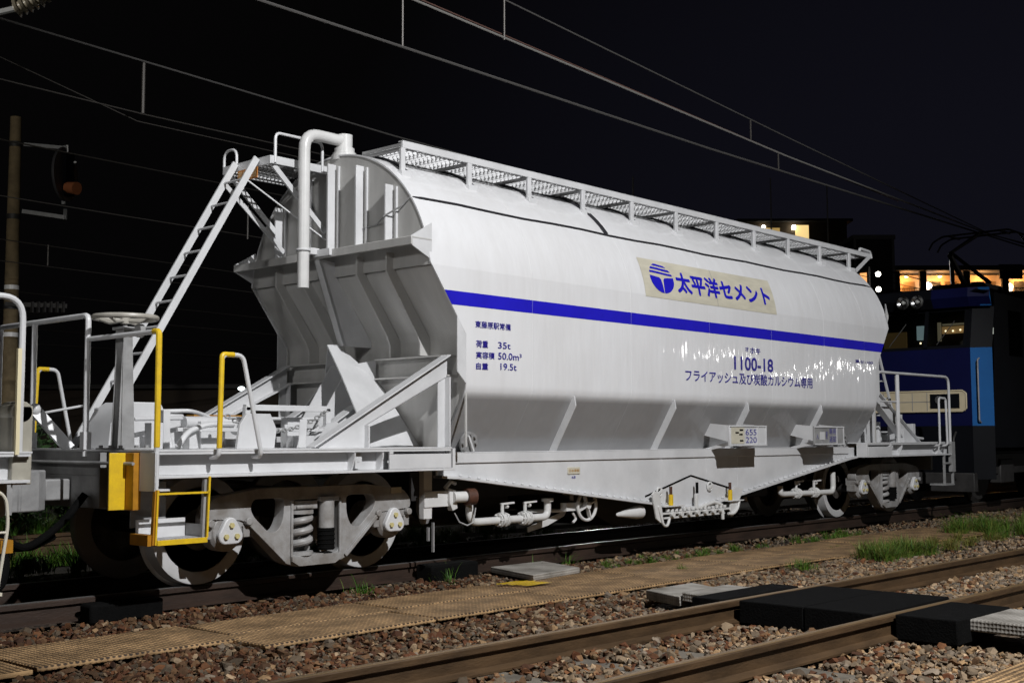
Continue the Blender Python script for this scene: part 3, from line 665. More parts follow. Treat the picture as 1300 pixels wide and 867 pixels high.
for k in range(n):
    t = k / (n - 1); p = ca.lerp(cb_, t); p.z -= .14 * (1 - (2 * t - 1) ** 2)
    d = (cb_ - ca).normalized(); up = V((0, 0, 1)) if k % 2 else d.cross(V((0, 0, 1)))
    sd = d.cross(up).normalized()
    mb.tube([p + d * .028 * math.cos(a) + sd * .015 * math.sin(a) for a in np.linspace(0, 2 * math.pi, 10)[:-1]], .0065, 6, closed=True)
mb.build('chain', 'greyd', D)
# yellow pocket plates on the end and the foot step below the corner
mb = MB(); mb.box(-6.985, -6.862, -.985, -.97, .632, 1.03); mb.build('end_plate', 'yellow', D, bevel=.003)
mb = MB(); mb.box(-6.86, -6.80, -1.09, -.96, .632, 1.03); mb.build('end_plate', 'ochre', D, bevel=.003)
mb = MB(); mb.box(-6.82, -6.80, -1.302, -1.10, .78, 1.035); mb.box(-6.82, -6.70, -1.302, -1.10, .765, .78); mb.box(-6.815, -6.795, -1.308, -1.296, .775, 1.035); mb.build('corner_bracket', 'white', D, bevel=.002)
MB().box(-6.80, -6.52, -.96, -.95, .50, .82).build('splash_plate', 'greyd', D)
ST = MB().box(-6.80, -6.40, -1.30, -1.02, .405, .425).build('foot_step', 'white', D, bevel=.003)
mb = MB(); mb.box(-6.795, -6.405, -1.035, -1.02, .426, .56)
for k in range(13): mb.box(-6.78 + k * .03, -6.765 + k * .03, -1.29, -1.05, .4255, .432)
mb.build('step_tread', 'white', ST)
mb = MB(); mb.box(-6.80, -6.40, -1.318, -1.303, .395, .432); mb.build('step_nosing', 'yellow', ST, bevel=.002)
mb = MB(); mb.bar((-6.80, -1.29, .775), (-6.815, -1.29, .40), .03, .035, up=(1, 0, 0)); mb.box(-6.86, -6.80, -1.29, -1.06, .395, .47); mb.build('step_hanger', 'ochre', ST)
mb = MB(); mb.bar((-6.802, -1.312, .775), (-6.812, -1.312, .40), .012, .012, up=(1, 0, 0)); mb.bar((-6.385, -1.308, .86), (-6.40, -1.308, .43), .014, .014, up=(1, 0, 0)); mb.bar((-6.80, -1.308, .748), (-6.39, -1.308, .748), .014, .014); mb.build('step_rail', 'yellow', ST)
mb = MB(); mb.bar((-6.385, -1.27, .86), (-6.40, -1.27, .43), .03, .05, up=(1, 0, 0)); mb.box(-6.40, -6.38, -1.26, -1.02, .405, .52); mb.build('step_hanger', 'greyd', ST)

# ------------------------------------------------ bogies
def holed(mb, outer, holes, y0, y1):
    """flat plate with openings, thickness y0..y1"""
    bm = bmesh.new(); es = []
    for lp in [outer] + holes:
        vv = [bm.verts.new((x, 0, z)) for x, z in lp]; es += [bm.edges.new((vv[i], vv[(i + 1) % len(vv)])) for i in range(len(vv))]
    bmesh.ops.triangle_fill(bm, use_beauty=True, use_dissolve=False, edges=es)
    bm.verts.index_update(); vs = [v.co.copy() for v in bm.verts]; fs = [tuple(v.index for v in f.verts) for f in bm.faces]; ed = [tuple(v.index for v in e.verts) for e in bm.edges if len(e.link_faces) == 1]; bm.free()
    n = len(vs)
    mb.add([(v.x, y0, v.z) for v in vs] + [(v.x, y1, v.z) for v in vs], fs + [tuple(i + n for i in f[::-1]) for f in fs] + [(a, b, b + n, a + n) for a, b in ed])
def rounded(pts, r=.035):
    out = []
    for i in range(len(pts)):
        a, b, c = V(pts[i - 1]), V(pts[i]), V(pts[(i + 1) % len(pts)]); k = min(r, (a - b).length * .45, (c - b).length * .45)
        A = b + (a - b).normalized() * k; B = b + (c - b).normalized() * k
        for t in np.linspace(0, 1, 4): q = A.lerp(b, t).lerp(b.lerp(B, t), t); out.append((q.x, q.y))
    return out
def side_frame(s):
    mb = MB()
    outer = rounded([(-1.03, .53), (-1.03, .61), (-.95, .69), (-.55, .745), (.55, .745), (.95, .69), (1.03, .61), (1.03, .53), (.70, .51), (.61, .44), (.31, .16), (.19, .118), (-.19, .118), (-.31, .16), (-.61, .44), (-.70, .51)])
    win = lambda q: rounded([(q * .31, .665), (q * .60, .665), (q * .635, .60), (q * .60, .53), (q * .45, .395), (q * .37, .41), (q * .32, .50)][::q], .05)
    holed(mb, outer, [win(1), win(-1), rounded([(-.235, .21), (.235, .21), (.235, .645), (-.235, .645)], .04)], s * 1.0, s * .88)
    mb.prism([(-.25, .205), (.25, .205), (.25, .165), (.18, .125), (-.18, .125), (-.25, .165)], 'y', s * 1.03, s * .86)
    for q in (-1, 1):                                   # raised rims along the legs
        mb.bar((q * .68, s * 1.006, .515), (q * .30, s * 1.006, .175), .024, .03, up=(0, 0, 1))
        mb.bar((q * .243, s * 1.004, .20), (q * .243, s * 1.004, .64), .022, .02, up=(1, 0, 0))
    return mb
def wheelset(xw, parent):
    mb = MB(); mb.cyl((xw, -.95, .43), (xw, .95, .43), .07, 18); mb.build('axle', 'dark', parent)
    for s in (-1, 1):
        n = 56
        # tyre outer face is painted, plate is dished and dark
        tyre = [(.325, -.050), (.405, -.0625), (.418, -.058), (.424, .0), (.43, .055), (.446, .062), (.455, .072), (.446, .082), (.31, .0825), (.31, .05), (.325, -.02)]
        mb = MB(); mb.lathe([(r, -h) for r, h in tyre] + [(tyre[0][0], -tyre[0][1])], (xw, s * .558, .43), (0, s, 0), n); mb.build('wheel', 'wheelgrey', parent)
        mb = MB(); mb.lathe([(.35, .035), (.31, .015), (.24, .03), (.16, .05), (.12, .07), (.0, .07)], (xw, s * .558, .43), (0, s, 0), n)
        mb.build('wheel_plate', 'plateshade', parent)
def bogie(xb):
    B = empty('bogie', (xb, 0, 0), parent=W)
    for s in (-1, 1):
        side_frame(s).build('side_frame', 'bog', B, bevel=.008)
        for q in (-1, 1):
            x = q * .825
            mb = MB(); mb.box(x - .19, x + .19, *sorted((s * .84, s * .985)), .46, .56); mb.lathe([(.0, -.02), (.15, -.02), (.15, .10), (.125, .13), (.0, .13)], (x, s * .86, .43), (0, s, 0), 28)
            for k in (-1, 1): mb.box(x + k * .17 - .03, x + k * .17 + .03, *sorted((s * .86, s * .99)), .38, .47); mb.cyl((x + k * .17, s * .985, .50), (x + k * .17, s * 1.03, .50), .03, 10)
            mb.build('axle_box', 'bog', B, bevel=.006)
            # rounded three-bolt end cap
            mb = MB(); cap = []
            for k in range(3):
                a = math.pi / 2 + k * 2 * math.pi / 3
                for t in np.linspace(-.9, .9, 7): cap.append((x + .052 * math.cos(a) + .062 * math.cos(a + t), .425 + .052 * math.sin(a) + .062 * math.sin(a + t)))
            mb.prism(cap, 'y', s * .985, s * 1.035); CPp = mb.build('axle_cap', 'white', B, bevel=.01)
            mb = MB()
            for k in range(3):
                a = math.pi / 2 + k * 2 * math.pi / 3; c = V((x + .055 * math.cos(a), s * 1.036, .425 + .055 * math.sin(a))); mb.cyl(c, c + V((0, s * .016, 0)), .021, 6)
            mb.build('cap_bolt', mat('bolt_yellow', (.55, .48, .2), .5) if 'boltm' not in M else M['boltm'], B)
        # springs and damper
        mb = MB(); xs = -.115; ys = s * .93
        pts = [(xs + .085 * math.cos(t), ys + .085 * math.sin(t), .25 + .085 * t / (2 * math.pi) * 1.0) for t in np.linspace(0, 6.2 * math.pi, 78)]
        mb.tube(pts, .03, 10); mb.cyl((xs, ys, .205), (xs, ys, .235), .115, 24); mb.cyl((xs, ys, .53), (xs, ys, .56), .115, 24); mb.build('coil_spring', 'bog', B)
        mb = MB(); mb.box(-.23, .02, *sorted((s * .90, s * 1.0)), .565, .635); mb.box(-.20, -.04, *sorted((s * 1.001, s * 1.02)), .57, .60); mb.build('bolster_end', 'bog', B, bevel=.01)
        mb = MB(); mb.cyl((.12, s * .98, .41), (.12, s * .98, .625), .066, 20); mb.box(.02, .21, *sorted((s * .93, s * 1.03)), .626, .66); mb.build('damper', 'bog', B)
        mb = MB(); mb.cyl((.12, s * .98, .235), (.12, s * .98, .409), .069, 20)
        for k in range(5): mb.torus((.12, s * .98, .25 + .035 * k), (0, 0, 1), .068, .007, 20, 6)
        mb.build('damper_boot', 'black', B)
    MB().box(-.22, .22, -.88, .88, .5, .72).build('bolster', 'dark', B)
    if xb < 0: MB().box(.80, .92, -1.006, -1.001, .66, .71).build('bogie_plate', 'cream', B)
    for q in (-.825, .825): wheelset(q, B)
    return B
M['wheelgrey'] = mat('wheel_rim_grey', (.58, .58, .58), .4, var=.14, vscale=6, bump=.1, bscale=60)
M['plateshade'] = mat('wheel_plate_shade', (.12, .11, .10), .5, var=.7, vscale=10, bump=.4, bscale=30)  # shade inside the wheel put into a dark plate colour
M['boltm'] = mat('bolt_yellow', (.55, .48, .22), .5)
bogie(-5.18); bogie(5.18)

# ------------------------------------------------ underframe gear
U = empty('air_brake_gear', parent=W)
def valve(x, z, y=-1.0):
    mb = MB(); mb.cyl((x - .035, y, z), (x - .022, y, z), .068, 18); mb.cyl((x + .022, y, z), (x + .035, y, z), .068, 18); mb.cyl((x - .06, y, z), (x - .048, y, z), .062, 18); mb.cyl((x + .048, y, z), (x + .06, y, z), .062, 18); mb.sphere((x, y, z), .058)
    for k in range(6): a = k * math.pi / 3; mb.cyl((x - .07, y + .05 * math.cos(a), z + .05 * math.sin(a)), (x + .07, y + .05 * math.cos(a), z + .05 * math.sin(a)), .009, 6)
    mb.cyl((x, y, z), (x, y, z + .14), .017, 10); mb.bar((x - .02, y, z + .145), (x + .13, y - .03, z + .155), .026, .018); mb.cyl((x + .05, y, z + .12), (x + .075, y, z + .12), .02, 8)
    return mb.build('valve', 'pipe', U, bevel=.002)
mb = MB(); mb.tube([(-3.42, -1.0, .62), (-3.42, -1.0, .362), (-2.33, -1.0, .362), (-2.33, -1.0, .52)], .036, 14, .10)
mb.cyl((-3.42, -1.0, .60), (-3.42, -1.0, .64), .062, 18); mb.cyl((-2.33, -1.0, .51), (-2.33, -1.0, .54), .06, 18); mb.build('air_pipe', 'pipe', U)
valve(-2.98, .365); valve(-2.66, .365)
mb = MB(); mb.tube([(2.12, -1.0, .52), (2.12, -1.0, .43), (2.18, -1.0, .415), (3.50, -1.0, .40), (3.50, -1.0, .66)], .036, 14, .09); mb.build('air_pipe', 'pipe', U)
valve(2.52, .415); valve(2.98, .41)
mb = MB(); mb.box(-3.98, -3.88, -.99, -.93, .42, .86); mb.box(-3.98, -3.66, -1.0, -.985, .52, .66); mb.prism([(-3.70, .68), (-3.62, .66), (-3.60, .50), (-3.66, .48), (-3.70, .56)], 'y', -1.03, -.97); mb.cyl((-3.66, -1.03, .60), (-3.52, -1.06, .60), .05, 18); mb.tube([(-3.72, -.99, .68), (-3.66, -1.0, .74), (-3.60, -1.0, .72)], .02, 8)
mb.build('pipe_bracket', 'pipe', U, bevel=.003)
mb = MB(); mb.cyl((-3.53, -1.06, .60), (-3.44, -1.08, .60), .076, 22); mb.build('hose_cap', 'rustcap', U)
mb = MB(); mb.tube([(-3.64, -1.03, .46), (-3.60, -1.05, .38), (-3.52, -1.07, .345), (-3.45, -1.08, .37), (-3.42, -1.08, .5)], .007, 6); mb.build('chain', 'greyd', U)
mb = MB(); mb.lathe([(.0, -.12), (.035, -.11), (.075, 0), (.075, .12), (0, .12)], (-3.84, -.85, .48), (0, 0, 1), 16); mb.bar((-3.80, -.92, .38), (-3.80, -.92, .12), .025, .014); mb.bar((-3.86, -.92, .34), (-3.86, -.92, .22), .025, .014); mb.build('drain_cup', 'greyd', U)
# side brake wheel
BW = MB(); BW.torus((-1.755, -1.03, .445), (0, 1, 0), .145, .017, 40, 10); BW.cyl((-1.755, -.99, .445), (-1.755, -1.06, .445), .035, 14)
for k in range(4): a = k * math.pi / 2 + .35; BW.bar((-1.755, -1.03, .445), (-1.755 + .14 * math.cos(a), -1.03, .445 + .14 * math.sin(a)), .014, .04, up=(0, 1, 0))
BW = BW.build('brake_wheel', 'pipe', U)
mb = MB(); mb.bar((-1.66, -1.05, .60), (-1.665, -1.05, .57), .02, .045); mb.bar((-1.70, -1.055, .585), (-1.62, -1.055, .585), .05, .012, up=(0, 1, 0)); mb.build('wheel_tag', 'yellow', BW)
mb = MB(); mb.box(-1.98, -1.80, -1.02, -.9, .56, .62); mb.box(-2.04, -1.88, -1.0, -.92, .40, .48); mb.cyl((-2.0, -.97, .45), (-1.78, -.97, .45), .03, 10); mb.tube([(-2.5, -.9, .42), (-1.95, -.9, .40)], .018, 8); mb.prism([(-2.45, .26), (-1.85, .40), (-1.90, .34), (-2.15, .26), (-2.45, .21)], 'y', -.85, -.84); mb.cyl((-1.9, -.95, .50), (-1.9, -.95, .60), .02, 8)
mb.tube([(-1.9, -.96, .38), (-1.86, -.98, .32), (-1.92, -.98, .28)], .014, 8, .03); mb.build('brake_lever', 'pipe', U)
# discharge gear in the middle
G = MB()
for q in (-1, 1): G.prism([(q * .90 + .05, .53), (q * .80, .56), (q * .72, .53), (q * .66, .30), (q * .70, .22), (q * .78, .27)], 'y', -1.172, -1.19)
G.box(-.70, .72, -1.18, -1.13, .305, .325); G.box(-.60, .60, -1.16, -1.10, .255, .275)
for k in range(15):
    x = -.55 + k * .08; G.cyl((x, -1.17, .33), (x, -1.17, .355 + .03 * random.random()), .022, 10)
    if k % 2: G.cyl((x, -1.2, .30), (x, -1.15, .30), .03, 12)
G.tube([(-.75, -1.19, .40), (-.70, -1.2, .28), (-.68, -1.2, .20), (-.60, -1.2, .18), (-.56, -1.2, .26)], .016, 8, .04)
G.tube([(.62, -1.19, .26), (.70, -1.2, .25), (.80, -1.2, .30), (.84, -1.2, .40)], .018, 8, .05)
G.box(.60, .92, -1.22, -1.12, .395, .408); G.box(-.66, -.30, -1.22, -1.12, .385, .398)
G.tube([(.0, -1.16, .34), (.35, -1.17, .40), (.52, -1.17, .36)], .02, 8)
G.cyl((.0, -1.17, .34), (.0, -1.17, .50), .022, 10); G.cyl((.5, -1.19, .3), (.5, -1.19, .20), .02, 8)
for x, z in ((-.62, .545), (.36, .575)): G.torus((x, -1.115, z), (0, 1, 0), .045, .012, 16, 6); G.bar((x - .04, -1.13, z - .02), (x + .04, -1.13, z + .02), .015, .03)
G = G.build('discharge_gear', 'pipe', U, bevel=.002)
for x, z in ((-.50, .40), (.68, .41)):
    MB().cyl((x, -1.18, z), (x, -1.18, z + .115), .026, 12).build('lever_grip', 'yellow', G)
    MB().cyl((x, -1.18, z + .116), (x, -1.18, z + .20), .017, 10).build('lever_tip', 'rustcap', G)
MB().cyl((.02, -1.17, .51), (.02, -1.17, .63), .016, 10).build('lever_grip', 'black', G)
mb = MB(); mb.lathe([(.0, .0), (.02, .02), (.07, .35), (.07, .42), (0, .42)], (-1.30, -1.05, .33), (1, 0, .03), 16); mb.build('chute_arm', 'pipe', U)
mb = MB(); mb.box(-3.7, 3.7, -.5, .5, .55, .9); mb.prism([(-1.6, .55), (1.6, .55), (.7, .16), (-.7, .16)], 'y', -.55, .55); mb.cyl((-2.8, .3, .5), (-1.7, .3, .5), .2, 20); mb.box(1.5, 3.0, -.3, .3, .35, .6); mb.build('underframe', 'dark', W)

# ------------------------------------------------ neighbouring wagon of the same type: only its rear end reaches the frame
def copy_tree(o, parent, keep):
    c = o.copy(); COL.objects.link(c); c.parent = parent
    for ch in list(o.children):
        if keep(ch): copy_tree(ch, c, keep)
    return c
NW = empty('hopper_wagon', (-14.505, 0, 0))
tag(NW, 'hopper wagon cut off by the left picture edge, only its cream end railing visible', 'freight wagon')
bpy.context.view_layer.update()
def wx(o):
    if o.type != 'MESH': return None
    return max((o.matrix_world @ V(c)).x for c in o.bound_box)
def keepn(o):
    if o.name.split('.')[0] in ('tank_shell', 'end_sheet'): return True
    if o.type == 'EMPTY': return any(keepn(c) for c in o.children)
    return wx(o) > 4.6 and o.name.split('.')[0] not in ('lettering', 'blue_stripe', 'cable', 'grating', 'grating_rods', 'rivet', 'walkway_edge', 'bogie_plate', 'end_step')
for ch in list(W.children):
    if keepn(ch): copy_tree(ch, NW, keepn)
# its own end fittings: cream grab rail with lighter sleeve, yellow hoop, coupling
mb = MB(); mb.box(6.69, 6.715, -1.315, -1.29, 1.03, 1.70); mb.build('grip_sleeve', mat('cream_sleeve', (.72, .64, .42), .45), NW)
mb = MB(); mb.tube([(6.45, -1.345, 1.05), (6.45, -1.335, 1.66)], .02, 10); mb.build('grip_sleeve', 'yellow', NW)
mb = MB(); mb.box(6.70, 6.83, -1.25, -1.05, .84, 1.34); mb.cyl((6.76, -1.25, 1.30), (6.76, -1.05, 1.30), .07, 16); mb.build('lock_plate', mat('pale_cream_steel', (.38, .36, .30), .45, var=.2, vscale=9), NW, bevel=.006)
mb = MB(); mb.tube([(6.50, -1.31, .84), (6.64, -1.31, .78), (6.66, -1.31, .60), (6.60, -1.31, .18)], .011, 8, .06); mb.tube([(6.4, -1.31, .55), (6.65, -1.31, .55)], .008, 8); mb.box(6.50, 6.64, -1.30, -1.14, .16, .18); mb.build('step_rail', mat('cream_rail', (.66, .62, .52), .45), NW)
MB().box(6.62, 6.70, -1.30, -1.08, .42, .50).build('step_hanger', 'ochre', NW)
MB().tube([(6.9, -.3, .55), (7.1, -.35, .30), (7.0, -.5, .12), (6.7, -.7, .08)], .04, 10, .1).build('brake_hose', 'black', NW)
# white locking strut on the facing end of the lettered wagon
mb = MB(); mb.bar((-6.62, .28, 1.05), (-6.83, .42, 1.34), .09, .03, up=(0, 1, 0)); mb.sphere((-6.84, .43, 1.36), .05); mb.build('coupling_lock', 'white', D)

# ==================================================================== LOCOMOTIVE
LX = 7.9
LO = empty('electric_locomotive', (LX, 0, 0)); tag(LO, 'dark blue electric locomotive with light blue corner stripes coupled behind the hopper wagon', 'locomotive')
YW, YC = 1.16, 1.45
def front(y, z):
    """x of the nose at half-width y and height z, measured behind the foremost plane"""
    x = .0
    if abs(y) > YW: x = (abs(y) - YW) / (YC - YW) * .16
    if z > 2.55: x += (z - 2.55) * .22 if z < 3.24 else .15 - .10
    if z > 3.5: x += (z - 3.5) * 1.6
    return x
def nose(name, z0, z1, ys, m, nz=3, off=0., parent=LO):
    mb = MB(); vs = []; fs = []
    zz = np.linspace(z0, z1, nz)
    for z in zz:
        for y in ys: vs.append((front(y, z) - off, y, z))
    n = len(ys)
    for i in range(nz - 1):
        for k in range(n - 1): fs.append((i * n + k, i * n + k + 1, (i + 1) * n + k + 1, (i + 1) * n + k))
    mb.add(vs, fs); return mb.build(name, m, parent, solid=.02, smooth=False)
YS = (-YW, -.6, 0, .6, YW)
nose('front_panel', 1.30, 2.55, YS, 'locoblue')
for s in (-1, 1):
    nose('corner_stripe', 1.30, 2.55, (s * YW, s * YC), 'locolight'); nose('front_skirt', .45, 1.298, (s * YW, s * YC), 'locodark')
    nose('window_corner', 2.551, 3.22, (s * 1.08, s * YW, s * YC), 'locodark')
nose('front_skirt', .45, 1.298, YS, 'locodark')
nose('visor', 3.22, 3.52, (-YC, -YW, -.56), 'locoblue', 3, .10); nose('visor', 3.22, 3.52, (.56, YW, YC), 'locoblue', 3, .10)
nose('visor_corner', 3.225, 3.515, (-YC, -1.30), 'locolight', 2, .112)
nose('lamp_panel', 3.22, 3.52, (-.56, 0, .56), 'locodark', 3, .10)
for y in (-.34, -.10):
    lm = MB().lathe([(.11, .0), (.115, .03), (.10, .035), (.06, .0), (.0, -.02)], (-.075, y - .0, 3.34), (-1, 0, 0), 24).build('headlight', 'chrome', LO)
    MB().sphere((-.09, y, 3.34), .035).build('bulb', mat('bulb_glass', (.35, .35, .33), .2) if y < -.3 else bpy.data.materials['bulb_glass'], lm)
# windscreen with pillars, dark cab behind
for a, b in ((-1.07, -.44), (-.40, .40), (.44, 1.07)):
    g_ = nose('windscreen', 2.60, 3.17, (a, (a + b) / 2, b), 'glass', 3); g_.modifiers.clear()
for y in (-1.075, -.42, .42, 1.075): nose('window_pillar', 2.57, 3.20, (y - .03, y + .03), 'locodark', 2, .012)
nose('window_sill', 2.551, 2.60, YS, 'locodark', 2, .01); nose('window_head', 3.17, 3.219, YS, 'locodark', 2, .01)
CI = MB().add([(1.6, -1.4, 1.9), (1.6, 1.4, 1.9), (1.6, 1.4, 3.5), (1.6, -1.4, 3.5)], [(0, 1, 2, 3)]).build('cab_wall', 'cabin', LO)
MB().add([(.15, -1.4, 2.45), (.15, 1.4, 2.45), (1.6, 1.4, 2.40), (1.6, -1.4, 2.40)], [(0, 1, 2, 3)]).build('cab_desk', 'cabin', LO)
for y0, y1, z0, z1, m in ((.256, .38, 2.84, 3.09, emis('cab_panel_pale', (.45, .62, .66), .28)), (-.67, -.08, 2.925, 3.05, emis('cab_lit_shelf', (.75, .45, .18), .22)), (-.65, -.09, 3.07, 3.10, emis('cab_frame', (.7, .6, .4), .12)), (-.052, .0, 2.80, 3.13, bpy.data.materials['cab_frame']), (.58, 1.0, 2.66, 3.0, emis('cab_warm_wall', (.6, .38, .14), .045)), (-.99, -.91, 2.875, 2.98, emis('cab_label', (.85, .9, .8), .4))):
    MB().box(1.50, 1.55, y0, y1, z0, z1).build('cab_fitting', m, LO)  # fittings glow faintly in place of light falling on them in the cab
for y, z in ((-.16, 2.97), (-.29, 2.965), (-.42, 2.975), (-.55, 2.965), (.22, 2.80), (.30, 2.78)): MB().sphere((1.47, y, z), .017).build('cab_lamp', emis('cab_lamp_glow', (1, .8, .5), 2.5) if 'cab_lamp_glow' not in bpy.data.materials else bpy.data.materials['cab_lamp_glow'], LO)
mb = MB()
for y in (-.62, .2): mb.bar((-.02, y, 2.62), (.06, y - .28, 3.0), .012, .012)
mb.build('wiper', 'dark', LO)
for s in (-1, 1):
    mb = MB(); mb.tube([(.05, s * 1.28, 1.35), (-.02, s * 1.28, 1.38), (-.02, s * 1.28, 2.35), (.05, s * 1.28, 2.38)], .012, 8, .03); mb.build('cab_handrail', 'greyd', LO)
# cream bumper band and tail lamps
mb = MB(); mb.tube([(-.03, -1.08, 1.86), (-.03, 1.08, 1.86)], .018, 8); pl = MB().box(-.05, -.024, -1.07, 1.07, 1.54, 1.85)
pl = pl.build('cream_band', 'lococream', LO, bevel=.002)
mb = MB(); mb.tube([(-.05, -1.03, 1.535), (-.05, -1.09, 1.58), (-.05, -1.09, 1.82), (-.05, -1.03, 1.865), (-.05, 1.03, 1.865), (-.05, 1.09, 1.82), (-.05, 1.09, 1.58), (-.05, 1.03, 1.535)], .014, 8, closed=True); mb.build('band_frame', 'lococream', pl)
for s in (-1, 1):
    MB().box(-.062, -.0505, *sorted((s * .50, s * .98)), 1.585, 1.815).build('lamp_recess', 'locodark', pl)
    MB().lathe([(.07, .0), (.07, .02), (.04, .01), (0, 0)], (-.063, s * .66, 1.72), (-1, 0, 0), 20).build('tail_lamp', 'chrome', pl)
mb = MB()
for k in range(4): mb.box(-.0545, -.0505, -.45 + .25 * k, -.44 + .25 * k, 1.545, 1.845)
mb.box(-.0545, -.0505, -.5, 1.07, 1.69, 1.70); mb.build('band_joint', 'greyd', pl)
# body sides, roof, frame
mb = MB(); 
for s in (-1, 1): mb.add([(.165, s * YC, .95), (18, s * YC, .95), (18, s * YC, 3.45), (.35, s * YC, 3.45)], [(0, 1, 2, 3)])
mb.build('body_side', 'locodark', LO, solid=.02)
mb = MB(); mb.rings([[(x, -1.45, 3.45), (x + d * .1, -1.10, 3.535), (x + d * .15, 0, 3.56), (x + d * .1, 1.10, 3.535), (x, 1.45, 3.45)] for x, d in ((-.02, 1), (1.2, 0), (18, 0))]); mb.build('roof', 'locodark', LO, ang=30)
mb = MB(); mb.box(.9, 1.5, -1.458, -1.452, 2.45, 3.2); mb.build('side_window', 'glass', LO)
mb = MB(); mb.box(2.0, 2.02, -1.456, -1.451, 1.1, 3.2); mb.box(2.7, 2.72, -1.456, -1.451, 1.1, 3.2); mb.build('door_seam', 'black', LO)
for k in range(5): MB().box(3.2 + k * 1.2, 4.1 + k * 1.2, -1.47, -1.452, 2.0, 2.9).build('louvre', 'dark', LO)
mb = MB(); mb.box(.4, 17.8, -1.0, 1.0, .6, .95); mb.build('loco_frame', 'dark', LO)
for x in (1.6, 4.1):
    for s in (-1, 1):
        mb = MB(); mb.lathe([(.0, .05), (.5, .05), (.56, .0), (.56, -.06), (0, -.06)], (x, s * .55, .56), (0, s, 0), 40); mb.cyl((x, s * .6, .56), (x, s * 1.05, .56), .13, 20); mb.build('loco_wheel', 'dark', LO)
for s in (-1, 1):
    mb = MB(); mb.box(.9, 4.8, *sorted((s * .92, s * 1.06)), .5, .85); mb.box(1.3, 1.9, *sorted((s * .9, s * 1.1)), .35, .75); mb.box(3.8, 4.4, *sorted((s * .9, s * 1.1)), .35, .75); mb.build('loco_bogie_frame', 'dark', LO, bevel=.02)
mb = MB(); mb.box(-.10, .05, -1.2, 1.2, .25, .55); mb.prism([(-.05, -.12), (-.3, -.14), (-.42, -.2), (-.55, -.08), (-.5, .15), (-.3, .14), (-.05, .12)], 'z', .62, .88); mb.build('loco_coupler', 'dark', LO, bevel=.01)
for y in (-.9, .9):
    mb = MB(); mb.tube([(-.03, y, 1.2), (-.14, y, 1.1), (-.16, y, .5), (-.05, y, .4)], .018, 8, .06); mb.build('loco_step', 'dark', LO)
PG = MB(); PG.tube([(3.1, -.35, 3.95), (2.2, 0, 4.45), (3.6, 0, 4.98)], .04, 8); PG.tube([(3.1, .35, 3.95), (2.2, 0, 4.45)], .04, 8); PG.tube([(2.9, .0, 3.85), (2.15, .0, 4.40)], .05, 8)
for x in (3.35, 3.75):
    PG.tube([(x, -.9, 4.72), (x, -.82, 4.86), (x, -.62, 4.955), (x, .62, 4.955), (x, .82, 4.86), (x, .9, 4.72)], .018, 8, .05)
PG.box(3.3, 3.8, -.5, -.46, 4.93, 4.96); PG.box(3.3, 3.8, .46, .5, 4.93, 4.96); PG.box(2.4, 3.4, -.45, .45, 3.82, 3.9)
for x in (2.5, 3.3):
    for y in (-.45, .45): PG.lathe([(0.05, 0), (.09, .03), (.05, .06), (.09, .09), (.05, .12), (.05, .16)], (x, y, 3.72), (0, 0, 1), 14)
PG.build('pantograph', mat('pantograph_grey', (.16, .15, .14), .45, metal=.5), LO)

# ==================================================================== TRACKS AND GROUND
def rail_profile(): return [(-.0325, 0), (-.026, .006), (.026, .006), (.0325, 0), (.0325, -.03), (.008, -.042), (.008, -.118), (.0635, -.134), (.0635, -.147), (-.0635, -.147), (-.0635, -.134), (-.008, -.118), (-.008, -.042), (-.0325, -.03)]
def rail(name, pa, pb, zt, mside, mtop, label):
    a, b = V(pa), V(pb); d = (b - a).normalized(); n = V((-d.y, d.x, 0)); pr = rail_profile()
    R0 = empty(name, (a.x, a.y, zt)); tag(R0, label, 'rail', 'running rails of the two tracks')
    mb = MB(); L = (b - a)
    rings = [[V((0, 0, 0)) + L * t + n * p[0] + V((0, 0, p[1] - .006)) for p in pr] for t in np.linspace(0, 1, 2)]
    mb.rings(rings); mb.build('rail_body', mside, R0, smooth=False)
    mb = MB(); mb.rings([[L * t + n * u + V((0, 0, z)) for u, z in ((-.024, .0005), (-.018, .0032), (.018, .0032), (.024, .0005))] for t in (0, 1)]); mb.build('running_surface', mtop, R0)
    return R0
NTS = -.0224
def nt(x, off=0., z=0.): return V((x, -4.604 + NTS * (x + 5.49) + off, z))
rail('track_rail', (-22, -.566, 0), (60, -.566, 0), 0, 'raildark', 'railshine', 'rail under the near-side wheels of the hopper wagon')
rail('track_rail', (-22, .566, 0), (60, .566, 0), 0, 'raildark', 'railshine', 'shining rail under the far-side wheels of the hopper wagon')
rail('track_rail', nt(-14, .566), nt(60, .566), -.02, 'railside', 'railtop', 'rusty brown rail of the empty foreground track, the one nearer the walkway')
rail('track_rail', nt(-14, -.566), nt(60, -.566), -.02, 'railside', 'railtop', 'rusty brown rail closest to the viewer on the empty foreground track')
for yy, lab in ((4.4, 'dark rail of the grassy track behind the wagons, nearer one'), (5.47, 'dark rail of the grassy track behind the wagons, farther one')):
    rail('track_rail', (-22, yy, 0), (60, yy, 0), -.02, 'railside', 'railside', lab)

